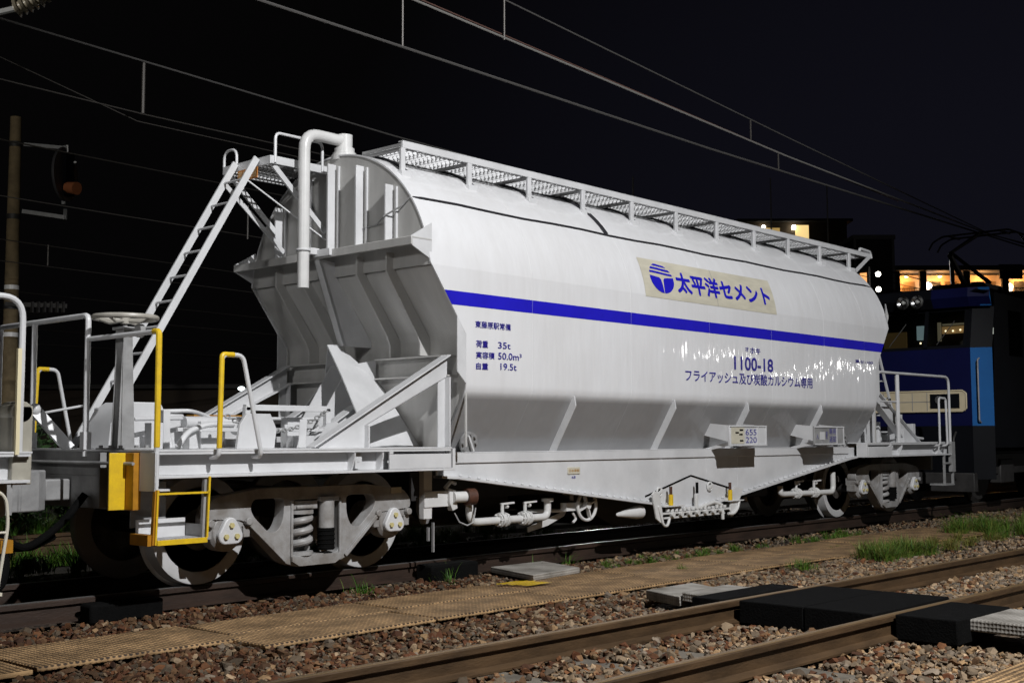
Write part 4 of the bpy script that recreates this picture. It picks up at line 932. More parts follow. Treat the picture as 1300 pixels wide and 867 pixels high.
def gmat():
    m, nt_, b, N, L = _nt('ballast_bed')
    g = N.new('ShaderNodeNewGeometry'); n = N.new('ShaderNodeTexVoronoi'); n.inputs['Scale'].default_value = 22
    L.new(g.outputs['Position'], n.inputs['Vector'])
    n2 = N.new('ShaderNodeTexNoise'); n2.inputs['Scale'].default_value = .7; n2.inputs['Detail'].default_value = 6; L.new(g.outputs['Position'], n2.inputs['Vector'])
    r = N.new('ShaderNodeValToRGB'); r.color_ramp.elements[0].color = (.035, .02, .012, 1); r.color_ramp.elements[1].color = (.10, .075, .05, 1); r.color_ramp.elements[0].position = .35; r.color_ramp.elements[1].position = .65
    L.new(n2.outputs['Fac'], r.inputs['Fac'])
    hs = N.new('ShaderNodeHueSaturation'); L.new(r.outputs['Color'], hs.inputs['Color'])
    sp = N.new('ShaderNodeSeparateColor'); L.new(n.outputs['Color'], sp.inputs['Color'])
    mr = N.new('ShaderNodeMapRange'); mr.inputs['To Min'].default_value = .5; mr.inputs['To Max'].default_value = 1.6; L.new(sp.outputs['Red'], mr.inputs['Value']); L.new(mr.outputs['Result'], hs.inputs['Value'])
    L.new(hs.outputs['Color'], b.inputs['Base Color']); b.inputs['Roughness'].default_value = .95
    bp = N.new('ShaderNodeBump'); bp.inputs['Distance'].default_value = .04; bp.inputs['Strength'].default_value = 1; L.new(n.outputs['Distance'], bp.inputs['Height']); L.new(bp.outputs['Normal'], b.inputs['Normal'])
    return m
M['bed'] = gmat()
M['earth'] = mat('yard_earth', (.035, .03, .02), .95, var=.5, vscale=.8, bump=.5, bscale=12)
tag(MB().add([(-600, -600, -.34), (600, -600, -.34), (600, 600, -.34), (-600, 600, -.34)], [(0, 1, 2, 3)]).build('ground', 'earth', smooth=False), kind='structure')
tag(MB().add([(-40, -12, -.228), (80, -12, -.228), (80, 3.0, -.228), (-40, 3.0, -.228)], [(0, 1, 2, 3)]).build('ballast_bed', 'bed', smooth=False), kind='structure')

# walkway of ribbed tread panels between the tracks
WK = 'ribbed tan walkway panels between the tracks'
def panel(x0, x1, y0, y1, z, label, rz=0., m='tread', th=.03):
    cx, cy = (x0 + x1) / 2, (y0 + y1) / 2; hx, hy = (x1 - x0) / 2, (y1 - y0) / 2
    o = MB().box(-hx, hx, -hy, hy, -th, 0).build('walkway_panel', m, bevel=.006, loc=(cx, cy, z)); o.rotation_euler = (random.uniform(-.012, .012), random.uniform(-.006, .006), rz)
    return tag(o, label, 'walkway panel', WK)
xs = [-11.2, -9.62, -8.05, -6.62]
labs = ['tan tread panel at the bottom left picture corner', 'tan tread panel second from the left picture edge, ballast on both sides', 'tan tread panel just left of where the walkway becomes two rows wide']
for k in range(3): panel(xs[k] + .012, xs[k + 1] - .012, -2.16 + .03 * k, -1.46 + .06 * k, -.155, labs[k], .02)
n = 0
far_l = ['first far-row tread panel, nearest the leading wheel', 'far-row tread panel below the spring of the near bogie', 'far-row tread panel with the yellow paint mark beside the grey slab', 'far-row tread panel just right of the grey slab', 'far-row tread panel below the discharge gear', 'far-row tread panel bordered by grass below the card boxes', 'far-row tread panel below the far bogie', 'last far-row tread panel fading into the dark']
near_l = ['first near-row tread panel, at the step where the walkway widens', 'near-row tread panel below the near bogie', 'near-row tread panel ending by the yellow paint mark', 'near-row tread panel next to the small concrete slab of the crossing', 'near-row tread panel with grass along its far edge', 'near-row tread panel beside the big grass tuft', 'near-row tread panel behind the big grass tuft', 'last near-row tread panel fading into the dark']
for k in range(8):
    xa = -6.6 + k * 1.5
    panel(xa + .01, xa + 1.49, -1.89, -1.37, -.152 + random.uniform(-.006, .006), far_l[k])
    panel(xa - .12 + .01, xa - .12 + 1.49, -2.44, -1.90, -.155 + random.uniform(-.006, .006), near_l[k])
# yellow paint mark
mb = MB()
for k in range(7):
    y = -1.46 - .045 * k; a = -3.58 + .02 * k + random.uniform(-.03, .03); mb.add([(a, y, 0), (a + .36 + random.uniform(-.08, .05), y + .015, 0), (a + .34, y - .026, 0), (a, y - .030, 0)], [(0, 1, 2, 3)])
tag(mb.build('paint_mark', 'yellow', smooth=False, loc=(0, 0, -.139)), 'streaky yellow paint mark sprayed across the walkway', 'paint mark')
# concrete slabs and rubber crossing
def slab(pts, z0, z1, label, m='slabtread', name='concrete_slab', group='concrete slabs of the crossing'):
    o = MB().prism(pts, 'z', z0, z1).build(name, m, bevel=.008); return tag(o, label, 'crossing slab' if m != 'black' else 'rubber block', group)
slab([(-3.05, -1.45), (-2.28, -1.36), (-2.06, -.70), (-2.80, -.68)], -.16, -.105, 'pale grey tread slab leaning against the rail under the wagon')
slab([(-3.62, -3.70), (-2.95, -3.69), (-2.92, -3.40), (-3.55, -3.40)], -.12, -.05, 'small pale slab touching the far end of the rubber crossing')
slab([(-3.56, -3.385), (-2.93, -3.385), (-2.75, -2.95), (-3.40, -2.95)], -.16, -.085, 'pale slab between the rubber crossing and the tan walkway')
slab([(-3.68, -6.10), (-3.02, -6.12), (-3.0, -5.66), (-3.66, -5.65)], -.10, -.025, 'white-grey tread slab at the right picture edge beyond the near rubber block')
slab([(-3.75, -6.60), (-3.02, -6.62), (-3.02, -6.14), (-3.70, -6.12)], -.11, -.03, 'white-grey tread slab cut off by the right picture edge')
RG = 'black rubber blocks of the track crossing'
def rub(x0, x1, o0, o1, label):
    pts = [nt(x0, o0), nt(x1, o0), nt(x1, o1), nt(x0, o1)]
    return slab([(p.x, p.y) for p in pts], -.17, -.012, label, 'black', 'rubber_block', RG)
rub(-3.98, -2.92, .615, .86, 'black rubber crossing block outside the farther rail, by the small slab')
rub(-3.93, -2.78, -.50, -.003, 'black rubber crossing block between the rails, half nearer the viewer')
rub(-3.93, -2.78, .003, .50, 'black rubber crossing block between the rails, half farther from the viewer')
rub(-3.86, -3.02, -1.02, -.615, 'black rubber crossing block in front of the nearest rail')
panel(-5.6, -4.1, -6.75, -6.28, -.10, 'tan tread panel at the bottom right picture corner')
# cable duct / flap at the wagon track
tag(MB().box(-7.0, -6.42, -.80, -.64, -.17, -.03).build('rail_flap', 'black', bevel=.02), 'black rubber flap against the rail beside the leading wheel', 'rubber block')
tag(MB().box(-3.75, -3.15, -.86, -.64, -.17, -.01).build('rail_flap', 'black', bevel=.02), 'black rubber flap against the rail left of the pale grey slab', 'rubber block')
# concrete sleepers just showing between the stones of the foreground track
for k, lab in zip(range(-3, 5), ['buried grey sleeper at the bottom edge between the foreground rails', 'buried grey sleeper, second from the bottom between the foreground rails', 'buried grey sleeper, third from the bottom between the foreground rails', 'buried grey sleeper just before the rubber crossing', 'buried grey sleeper just beyond the rubber crossing', 'buried grey sleeper, second beyond the rubber crossing', 'buried grey sleeper, third beyond the rubber crossing', 'buried grey sleeper, fourth beyond the rubber crossing']):
    x = -5.15 + k * .62 if k < 1 else -1.9 + (k - 1) * .62
    c = nt(x, 0, -.185); o = MB().box(-.11, .11, -1.0, 1.0, -.08, .008).build('sleeper', 'sleeper', loc=c, bevel=.02); o.rotation_euler = (0, 0, NTS)
    tag(o, lab, 'sleeper', 'concrete sleepers of the foreground track')

# ------------------------------------------------ ballast stones and grass as stuff
CAM = V((-11.34742767, -8.75222206, 1.12441646)); YAW, PIT, ROL = R(42.32902648), R(4.56853194), R(-.1776231)
def np_mesh(name, verts, tris, cols, m, smooth=False, quads=False):
    me = bpy.data.meshes.new(name); k = tris.shape[1]
    me.vertices.add(len(verts)); me.vertices.foreach_set('co', verts.astype(np.float32).ravel())
    me.loops.add(tris.size); me.loops.foreach_set('vertex_index', tris.astype(np.int32).ravel())
    me.polygons.add(len(tris)); me.polygons.foreach_set('loop_start', np.arange(0, tris.size, k, dtype=np.int32)); me.polygons.foreach_set('loop_total', np.full(len(tris), k, dtype=np.int32))
    me.update(calc_edges=True)
    a = me.color_attributes.new('Col', 'FLOAT_COLOR', 'POINT'); a.data.foreach_set('color', np.c_[cols, np.ones(len(cols))].astype(np.float32).ravel())
    me.materials.append(M[m]); me.polygons.foreach_set('use_smooth', [smooth] * len(tris))
    o = bpy.data.objects.new(name, me); COL.objects.link(o); return o
def hull_variants(n):
    out = []
    for _ in range(n):
        bm = bmesh.new()
        for k in range(15):
            p = V(rng.normal(size=3)).normalized() * rng.uniform(.8, 1.05); bm.verts.new((p.x, p.y * .82, p.z * .62))
        r = bmesh.ops.convex_hull(bm, input=bm.verts[:]); bmesh.ops.delete(bm, geom=list({g for g in r['geom_interior'] + r['geom_unused'] if isinstance(g, bmesh.types.BMVert)}), context='VERTS')
        bmesh.ops.triangulate(bm, faces=bm.faces[:]); bm.verts.ensure_lookup_table(); bm.verts.index_update()
        out.append((np.array([v.co[:] for v in bm.verts]), np.array([[v.index for v in f.verts] for f in bm.faces]))); bm.free()
    return out
HV = hull_variants(14)
def inside(p, quad):
    q = np.array(quad); ok = np.ones(len(p), bool)
    for i in range(len(q)):
        a, b = q[i], q[(i + 1) % len(q)]; ok &= ((b[0] - a[0]) * (p[:, 1] - a[1]) - (b[1] - a[1]) * (p[:, 0] - a[0])) >= 0
    return ok
def scatter(n, x0, x1, y0, y1):
    p = np.c_[rng.uniform(x0, x1, n), rng.uniform(y0, y1, n)]
    d = p - np.array([CAM.x, CAM.y]); f = d @ np.array([math.cos(YAW), math.sin(YAW)]); l = d @ np.array([math.sin(YAW), -math.cos(YAW)])
    return p[(f > 3.2) & (np.abs(l) < f * .52 + 1.2)]
def stones():
    P = np.vstack([scatter(105000, -10.5, 1.5, -7.6, -.7), scatter(22000, 1.5, 14, -6.5, -.7), scatter(9000, -9, 14, -.7, 2.6)])
    yt = P[:, 1] - (-4.604 + NTS * (P[:, 0] + 5.49))
    rails = (np.abs(np.abs(yt) - .566) < .085) | (np.abs(np.abs(P[:, 1]) - .566) < .085)
    walk = ((P[:, 0] > -6.55) & (P[:, 0] < 5.4) & (P[:, 1] > -2.42) & (P[:, 1] < -1.38)) | ((P[:, 0] <= -6.5) & (P[:, 1] > -2.08) & (P[:, 1] < -1.42))
    keep = ~rails & ~(walk & (rng.random(len(P)) > .012))
    cross = (P[:, 0] > -3.95) & (P[:, 0] < -2.76) & (yt > -1.03) & (yt < .87); keep &= ~cross
    keep &= ~((P[:, 0] > -3.6) & (P[:, 0] < -2.8) & (P[:, 1] > -3.72) & (P[:, 1] < -2.95)); keep &= ~((P[:, 0] > -3.8) & (P[:, 0] < -2.95) & (P[:, 1] < -5.65)); keep &= ~((P[:, 0] > -5.7) & (P[:, 0] < -4.0) & (P[:, 1] < -6.25))
    keep &= ~((P[:, 0] > -3.0) & (P[:, 0] < -2.1) & (P[:, 1] > -1.45) & (P[:, 1] < -.66))
    slx = np.concatenate([-5.15 + .62 * np.arange(-3, 1), -1.9 + .62 * np.arange(0, 4)]); near = np.abs(P[:, 0][:, None] - slx[None]).min(1) < .10; keep &= ~(near & (np.abs(yt) < .95) & (rng.random(len(P)) < .72))
    P = P[keep]; n = len(P)
    yt = P[:, 1] - (-4.604 + NTS * (P[:, 0] + 5.49))
    sz = np.clip(rng.lognormal(math.log(.0205), .34, n), .010, .050)
    small = rng.random(n) < .0; sz[small] *= .6
    z = -.213 + rng.uniform(-.012, .014, n) + .012 * np.sin(P[:, 0] * 2.1 + 1.3 * P[:, 1]) * np.cos(P[:, 1] * 3.1)
    mid = (np.abs(yt) < .5); z[mid] += .028; edge = np.clip((np.abs(yt) - .6) / 1.2, 0, 1); z += (1 - edge) * (np.abs(yt) >= .5) * .030; z += np.clip((P[:, 1] + 1.3) / .4, 0, 1) * (P[:, 1] < 0) * .03
    # colour: rust red near the wagon and to the left, paler grey and beige toward the right foreground
    grey = np.array([[.27, .235, .185], [.21, .185, .15], [.40, .34, .26], [.16, .145, .125], [.31, .235, .15], [.22, .21, .195]]); rust = np.array([[.12, .055, .030], [.17, .085, .042], [.085, .045, .028], [.14, .09, .055], [.19, .125, .075], [.12, .105, .085]])
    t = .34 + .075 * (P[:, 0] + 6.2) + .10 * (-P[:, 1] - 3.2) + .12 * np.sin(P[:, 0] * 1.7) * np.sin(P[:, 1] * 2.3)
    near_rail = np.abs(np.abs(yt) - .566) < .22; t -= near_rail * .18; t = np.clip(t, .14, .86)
    isg = rng.random(n) < t; col = np.where(isg[:, None], grey[rng.integers(0, 6, n)], rust[rng.integers(0, 6, n)]) * np.array([1.06, .88, .70]) * rng.uniform(.5, 1.2, n)[:, None] * (.70 + .34 * np.clip((-P[:, 1] - 2.2) / 3 + (P[:, 0] + 7) * .05, 0, 1))[:, None]  # last factor paints the dimmer light at the left into the stones
    VV, TT, CC = [], [], []; o = 0; ids = rng.integers(0, len(HV), n)
    for k, (hv, ht) in enumerate(HV):
        I = np.where(ids == k)[0]; m = len(I)
        if not m: continue
        a = rng.uniform(0, 2 * math.pi, m); tx = rng.normal(0, .35, m); ty = rng.normal(0, .35, m)
        s = sz[I][:, None, None] * (hv[None] * rng.uniform(.75, 1.3, (m, 1, 3)))
        # tilt then yaw
        y1 = s[..., 1] * np.cos(tx)[:, None] - s[..., 2] * np.sin(tx)[:, None]; z1 = s[..., 1] * np.sin(tx)[:, None] + s[..., 2] * np.cos(tx)[:, None]
        x2 = s[..., 0] * np.cos(ty)[:, None] + z1 * np.sin(ty)[:, None]; z2 = -s[..., 0] * np.sin(ty)[:, None] + z1 * np.cos(ty)[:, None]
        x3 = x2 * np.cos(a)[:, None] - y1 * np.sin(a)[:, None]; y3 = x2 * np.sin(a)[:, None] + y1 * np.cos(a)[:, None]
        v = np.stack([x3 + P[I, 0][:, None], y3 + P[I, 1][:, None], z2 + (z[I] + sz[I] * .35)[:, None]], -1)
        VV.append(v.reshape(-1, 3)); TT.append((ht[None] + (np.arange(m) * len(hv))[:, None, None] + o).reshape(-1, 3)); CC.append(np.repeat(col[I], len(hv), 0)); o += m * len(hv)
    return np_mesh('ballast_stones', np.vstack(VV), np.vstack(TT), np.vstack(CC), 'stone')
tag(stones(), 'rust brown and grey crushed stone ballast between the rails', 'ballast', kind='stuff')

def grass():
    patches = [  # x0,x1,y0,y1,count,height,warmth
        (-1.55, -.2, -1.32, -.85, 900, .07, .25), (-.2, 1.6, -1.36, -.95, 900, .09, .2), (2.2, 3.7, -1.36, -1.0, 800, .11, .2), (.8, 2.0, -3.0, -2.55, 3000, .20, .35), (2.6, 4.6, -3.0, -2.4, 1100, .13, .75),
        (4.6, 9.5, -2.9, -1.9, 5200, .24, .3), (-.9, 2.6, -1.93, -1.87, 420, .05, .25), (-1.55, -1.3, -1.95, -1.84, 90, .09, .25), (-.75, -.3, -2.75, -2.5, 130, .16, .3),
        (-4.6, -4.3, -.95, -.8, 60, .15, .1), (-3.75, -3.6, -.98, -.88, 24, .20, .1), (-2.35, -2.15, -.8, -.66, 24, .14, .1), (-1.75, -1.55, -.74, -.64, 30, .13, .1), (-3.0, 1.5, 1.0, 3.4, 3200, .22, .15),
        (-7.5, -2.0, 2.0, 3.9, 7000, .26, .12), (-6.0, 2.0, 6.0, 9.5, 5200, .42, .1), (-2, 8, 5.9, 8, 3000, .4, .1)]
    VV, FF, CC = [], [], []; o = 0
    for x0, x1, y0, y1, n, h, wm in patches:
        n = int(n * 1.7); nc = max(n // 90, 3)
        cx = np.c_[rng.uniform(x0, x1, nc), rng.uniform(y0, y1, nc)]; cr = rng.uniform(.05, .20, nc) * (1 if h > .1 else .55); ch = rng.uniform(.5, 1.25, nc); ii = rng.integers(0, nc, n)
        rr = np.abs(rng.normal(0, .5, n)); aa = rng.uniform(0, 2 * math.pi, n)
        c = cx[ii] + (cr[ii] * rr)[:, None] * np.c_[np.cos(aa), np.sin(aa)]
        if y1 - y0 < .1: c[:, 1] = np.clip(c[:, 1], y0 - .02, y1 + .02)
        hh = h * ch[ii] * rng.uniform(.35, 1.1, n) * np.clip(1.15 - .5 * rr, .25, 1.1); a = aa + rng.normal(0, .8, n); lean = hh * rng.uniform(.15, 1.0, n); w = rng.uniform(.0014, .0034, n) * (1 + (x0 < -5) * .6)
        dx, dy = np.cos(a), np.sin(a); zb = -.185
        pts = []
        for t, ww in ((0, 1), (.4, .9), (.75, .6), (1, .08)):
            bx = c[:, 0] + dx * lean * t * t; by = c[:, 1] + dy * lean * t * t; bz = zb + hh * (t - .18 * t * t * (lean / hh))
            pts += [np.stack([bx - dy * w * ww, by + dx * w * ww, bz], -1), np.stack([bx + dy * w * ww, by - dx * w * ww, bz], -1)]
        v = np.stack(pts, 1); VV.append(v.reshape(-1, 3))
        f = np.array([[0, 1, 3, 2], [2, 3, 5, 4], [4, 5, 7, 6]]); FF.append((f[None] + (np.arange(n) * 8)[:, None, None] + o).reshape(-1, 4)); o += n * 8
        g = np.array([.055, .165, .015]); s = np.array([.20, .15, .04]); mix = np.clip(rng.normal(wm, .25, n), 0, 1)[:, None]
        CC.append(np.repeat((g * (1 - mix) + s * mix) * rng.uniform(.6, 1.3, n)[:, None], 8, 0))
    return np_mesh('grass', np.vstack(VV), np.vstack(FF), np.vstack(CC), 'blade')
tag(grass(), 'green grass growing along the walkway and behind the tracks', 'grass', kind='stuff')

# dark shrubs behind the wagons at the left
def shrub(x, y, h, r, n, label):
    S = empty('shrub', (x, y, -.3)); tag(S, label, 'shrub', 'dark shrubs beyond the far track')
    mb = MB()
    for k in range(5): a = k * 1.3; mb.tube([(0, 0, 0), (.15 * math.cos(a), .15 * math.sin(a), h * .4), (.4 * r * math.cos(a), .4 * r * math.sin(a), h * .75)], [.03, .02, .008], 6)
    mb.build('stem', 'pole', S)
    mb = MB()
    for k in range(n):
        d = V(rng.normal(size=3)).normalized() * (rng.random() ** .4); p = V((d.x * r * (1 + .3 * math.sin(5 * d.y)), d.y * r, h * .55 + d.z * h * .5 * (1 + .25 * math.sin(4 * d.x))))
        u = V(rng.normal(size=3)).normalized(); w = u.orthogonal().normalized(); s = rng.uniform(.04, .09)
        mb.add([p - u * s, p + w * s * .4, p + u * s, p - w * s * .4], [(0, 1, 2, 3)])
    mb.build('foliage', 'leaf', S, smooth=False)
for a in ((-3.6, 7.4, 1.5, .9, 1500, 'dark shrub seen between the two hopper wagons'), (-2.2, 7.0, 1.2, .8, 1200, 'low dark shrub behind the yellow far-side hand hoop'), (-1.0, 9.0, 1.3, 1.0, 1200, 'dark shrub behind the brake guard hump')): shrub(*a)

# ==================================================================== POLES, WIRES, SIGNAL
UP = empty('utility_pole', (1.55, 18.8, -.3)); tag(UP, 'tapered concrete pole with two brackets and white reflective bands at the left', 'pole')
MB().tube([(0, 0, 0), (-.15, -.25, 8.95)], [.20, .125], 20).build('pole_shaft', 'pole', UP)
M['reflector'] = mat('reflector_white', (.85, .85, .85), .3)
for z in (3.85, 4.95): t = z / 8.95; MB().tube([(-.15 * t, -.25 * t, z - .05), (-.15 * t, -.25 * t, z + .05)], [.20 - .075 * t + .006] * 2, 20).build('reflector_band', 'reflector', UP)
mb = MB()
for z in (8.3, 6.6, 4.5): t = z / 8.95; mb.tube([(-.15 * t, -.25 * t, z - .06), (-.15 * t, -.25 * t, z + .06)], [.20 - .075 * t + .012] * 2, 20)
mb.build('pole_clamp', 'dark', UP)
mb = MB(); mb.bar((0, -.4, 8.30), (.62, -1.25, 8.18), .07, .08); mb.bar((.62, -1.25, 8.25), (.63, -1.26, 7.85), .05, .05); mb.bar((.60, -1.22, 7.85), (.78, -1.4, 7.85), .04, .04)
mb.bar((0, -.4, 6.72), (.64, -1.25, 6.55), .07, .09); mb.bar((.62, -1.23, 6.5), (.62, -1.23, 6.75), .06, .06); mb.build('pole_bracket', 'galv', UP)
mb = MB(); mb.bar((-.25, -.2, 4.55), (.75, -1.2, 4.50), .06, .10)
for k in range(6): mb.box(.15 + .1 * k, .19 + .1 * k, -.70 - .1 * k, -.60 - .1 * k, 4.35, 4.6)
mb.build('cross_arm', 'dark', UP)
SG = empty('railway_signal', (2.13, 17.55, 7.25)); SG.rotation_euler = (0, 0, R(-74)); tag(SG, 'black round-backed railway signal with an orange lit hood hanging beside the pole', 'signal')
mb = MB(); mb.lathe([(0, -.03), (.62, -.03), (.64, .0), (.62, .03), (0, .03)], (0, 0, 0), (.93, .36, 0), 36); mb.build('backplate', mat('signal_black', (.055, .055, .06), .5), SG)
MB().box(-.10, .16, -.13, .13, -.5, .5).build('signal_case', 'locodark', SG)
mb = MB(); mb.tube([(.12, -.03, -.32), (.42, -.03, -.37)], [.13, .15], 16); mb.build('hood', mat('hood_orange_lit', (.35, .12, .05), .5), SG)  # orange lamplight on the hood put into its base colour
MB().sphere((.34, -.05, -.36), .055).build('lamp', emis('signal_amber', (1., .22, .05), .9), SG)
mb = MB(); mb.cyl((-.02, 0, .62), (-.02, 0, .68), .04, 10); mb.cyl((-.02, 0, -.70), (-.02, 0, -.62), .05, 10); mb.build('signal_mount', 'galv', SG)

def wire(pts, r, label, m='wire', name='overhead_wire', sag=0., drops=()):
    P = [V(p) for p in pts]; mb = MB(); mb.tube(P, r, 6); 
    o = mb.build(name, m); return tag(o, label, 'wire', 'overhead line wires')
def drop(x, y, z0, z1, label, r=.012):
    tag(MB().tube([(x, y, z0), (x, y, z1)], r, 6).build('dropper', 'wired'), label, 'dropper', 'droppers hanging between overhead wires')
# contact wire and messenger over the wagon track
wire([(-20, .05, 5.16), (-3.36, 0, 5.02), (2.2, 0, 4.97), (14, 0, 4.99), (60, 0, 5.0)], .0145, 'thick dark contact wire running above the wagon, lowest of its set', 'wire')
wire([(-20, .02, 6.3), (-3.1, 0, 5.54), (4.27, 0, 5.22), (12, 0, 5.02), (25, .1, 5.4)], .013, 'bright middle wire above the wagon, ending at the pantograph', mat('wire_copper', (.36, .35, .33), .35, metal=.5))
wire([(-20, .06, 6.38), (-3.0, .04, 5.59), (4.3, .03, 5.24), (8, .02, 5.1)], .008, 'thin brownish wire running just above the bright middle wire', mat('wire_brown', (.10, .055, .045), .5))
wire([(-20, 0, 7.1), (-1.72, 0, 5.905), (4.28, 0, 5.505), (12, 0, 5.03), (30, 0, 5.2)], .010, 'thin grey messenger wire above the wagon, uppermost of its set', 'wire')
drop(-3.35, 0, 5.02, 5.62, 'dropper at the top edge left of the centre'); drop(-1.85, 0, 5.46, 5.92, 'dropper at the top edge near the centre'); drop(3.25, 0, 5.26, 5.56, 'short dropper above the middle of the roof walkway'); drop(4.0, 0, 4.97, 5.24, 'short dropper right of the roof walkway middle')
wire([(2.0, -4.7, 7.9), (16, -4.9, 5.2)], .012, 'single wire crossing the upper right corner', 'wired')
# lines over the tracks behind
wire([(-20, 5, 6.75), (-5.06, 5, 6.045), (1.05, 5, 5.795), (24, 5, 5.3)], .013, 'grey messenger wire from the insulator behind the ladder', 'wire')
wire([(-20, 5, 5.7), (-3.25, 5, 5.28), (24, 5, 5.1)], .009, 'faint brown contact wire behind the ladder', 'wired')
wire([(-8, 6.5, 6.9), (-3.0, 5.6, 5.35), (4, 5, 5.1)], .007, 'faint thin wire slanting down toward the ladder top', 'wired')
drop(-3.27, 5, 5.29, 5.95, 'dropper behind and left of the ladder', .022)
for k, (y, z0, z1, r, lab) in enumerate(((11, 6.1, 5.6, .013, 'grey wire beyond the signal, at signal lamp height'), (11, 5.15, 4.8, .010, 'dim wire beyond the signal, next one down'), (16, 5.3, 4.7, .012, 'dim wire behind the middle of the ladder'), (16, 4.85, 4.3, .010, 'dim wire behind the lower part of the ladder'), (21, 4.9, 4.4, .012, 'very dim wire low behind the ladder'), (21, 4.4, 4.0, .010, 'very dim wire just above the end railing'))):
    wire([(-25, y, z0 + .4), (0, y, z0), (30, y, z1)], r, lab, 'wired')
for k, (y, z0, z1) in enumerate(((27, 5.0, 4.7), (27, 4.55, 4.3), (27, 4.1, 3.9), (33, 4.6, 4.3), (33, 4.1, 3.9), (33, 3.6, 3.5))):
    wire([(-25, y, z0 + .3), (0, y, z0), (30, y, z1)], .011, 'very faint thin wire among many, low in the dark behind the ladder', 'wired')
drop(2.6, 11, 5.72, 5.05, 'dropper hanging right of the signal', .018); drop(1.0, 16, 5.3, 4.85, 'faint dropper left of the ladder', .018)
IB = empty('catenary_bracket', (-4.6, 7.0, 6.2)); tag(IB, 'grey bracket arm with ribbed cream insulator at the upper left picture corner', 'bracket')
mb = MB(); mb.tube([(-.4, .45, -6.5), (-.4, .45, 1.6)], .11, 14); mb.tube([(-.35, .4, .35), (.36, -.40, .60)], .045, 10); mb.tube([(.1, -.05, .52), (.2, -.25, -.1)], .012, 8); mb.build('bracket_arm', 'galv', IB)
mb = MB(); a, b = V((.36, -.40, .60)), V((.66, -.74, .80))
d = (b - a)
for k in range(6): p = a + d * (k + .3) / 6; q = p + d * .06; mb.cyl(p, q, .13 if k < 5 else .10, 18, .10)
mb.cyl(a, b, .07, 12); mb.build('insulator', mat('insulator_cream', (.30, .27, .21), .35), IB)

# ==================================================================== FAR BUILDINGS
def bldg(name, loc, rz, label, cat='building'):
    b = empty(name, loc, rz); return tag(b, label, cat)
# apartment block: facade toward the camera, local x runs right along the facade, local -y faces the camera
ang = math.atan2(-.739, .674)
AP = bldg('apartment_building', (83.84, 34.31, -.3), ang, 'apartment block with warmly lit open corridors behind the locomotive')
MB().box(-.8, 24, 1.6, 10, 0, 15.6).build('wall', 'foam', AP)
fl = 3.2
for k, zf in enumerate((12.35, 9.15)):
    MB().box(-.7, 24, -.1, 1.6, zf - .25, zf).build('corridor_slab', 'foam', AP)
    MB().box(-.7, 24, -.12, -.02, zf + .0, zf + 1.05).build('parapet', 'foam', AP)
    MB().box(-.7, 24, 1.50, 1.58, zf + .002, zf + 2.6).build('corridor_wall', 'corr', AP)
MB().box(-.8, 24, -.5, 10, 15.1, 15.5).build('roof_slab', mat('roof_edge_grey', (.10, .10, .11), .8), AP)
for x in (-.45, 1.75, 5.35, 8.55, 11.9, 15.5, 19): 
    MB().box(x - .28, x + .28, -.16, .12, 9.0, 15.08).build('column', 'foam', AP)
lampm = emis('corridor_lamp', (1., .66, .30), 9.)
for x in (.7, 3.5, 6.9, 10.2, 13.6):
    MB().sphere((x, .9, 14.75), .16, 12, .5).build('corridor_lamp', lampm, AP)
    l = bpy.data.lights.new('corridor_light', 'POINT'); l.energy = 125; l.color = (1, .46, .14); l.shadow_soft_size = .15
    lo = bpy.data.objects.new('corridor_light', l); COL.objects.link(lo); lo.parent = AP; lo.location = (x, .75, 14.45)
MB().sphere((2.5, 1.1, 14.0), .38, 14, .8).build('corridor_lamp', emis('bright_lamp', (1., .95, .85), 9.), AP)
MB().sphere((9.2, .6, 13.8), .26, 14, 1.3).build('corridor_lamp', emis('warm_globe', (1., .8, .55), 9.), AP)
for x in (3.3, 6.95, 10.4): MB().box(x - .45, x + .45, 1.44, 1.495, 12.35, 14.4).build('door', 'dark', AP)
mb = MB(); mb.box(-.7, 24, -.09, -.05, 13.62, 13.68)
for k in range(120): mb.box(-.6 + k * .2, -.575 + k * .2, -.085, -.055, 13.4, 13.62)
mb.build('railing', 'dark', AP)
for x in (1.1, 4.6, 7.9): MB().box(x - .5, x + .5, 1.45, 1.495, 13.4, 14.4).build('window', mat('dim_window', (.25, .16, .08), .4) if x < 2 else bpy.data.materials['dim_window'], AP)
MB().box(8.0, 9.9, -.35, -.17, 14.4, 15.6).build('sign_panel', mat('navy_panel', (.012, .016, .04), .5), AP)

T = bldg('dark_tower', (55.0, 22.9, -.3), ang, 'dark lift tower with pale corner edges left of the lit apartment corridors')
MB().box(-1.1, 1.1, 0, 3, 0, 13.1).build('wall', 'foam', T)
for x in (-1.12, 1.12): MB().box(x - .07, x + .07, -.06, .08, 0, 13.0).build('corner_trim', mat('trim_grey', (.16, .16, .17), .7) if x < 0 else bpy.data.materials['trim_grey'], T)
MB().box(-1.25, 1.25, -.1, 3.1, 13.0, 13.25).build('roof_slab', bpy.data.materials['trim_grey'], T)
MB().box(-1.12, .6, -.14, -.01, 8.2, 10.0).build('stair_panel', mat('dim_olive_wall', (.12, .11, .06), .8), T)
for z, lab in ((9.18, 'white bulkhead lamp beside the tank end, upper one'), (8.42, 'white bulkhead lamp beside the tank end, lower one')):
    L_ = empty('wall_lamp', (44.95, 17.92, z)); tag(L_, lab, 'lamp', 'white lamps glowing beside the tank end')
    MB().sphere((0, 0, 0), .13, 14).build('globe', emis('lamp_white', (1., .95, .82), 10.) if 'lamp_white' not in bpy.data.materials else bpy.data.materials['lamp_white'], L_)
    MB().tube([(0, 0, 0), (.4, .4, .15)], .04, 8).build('lamp_arm', 'dark', L_)
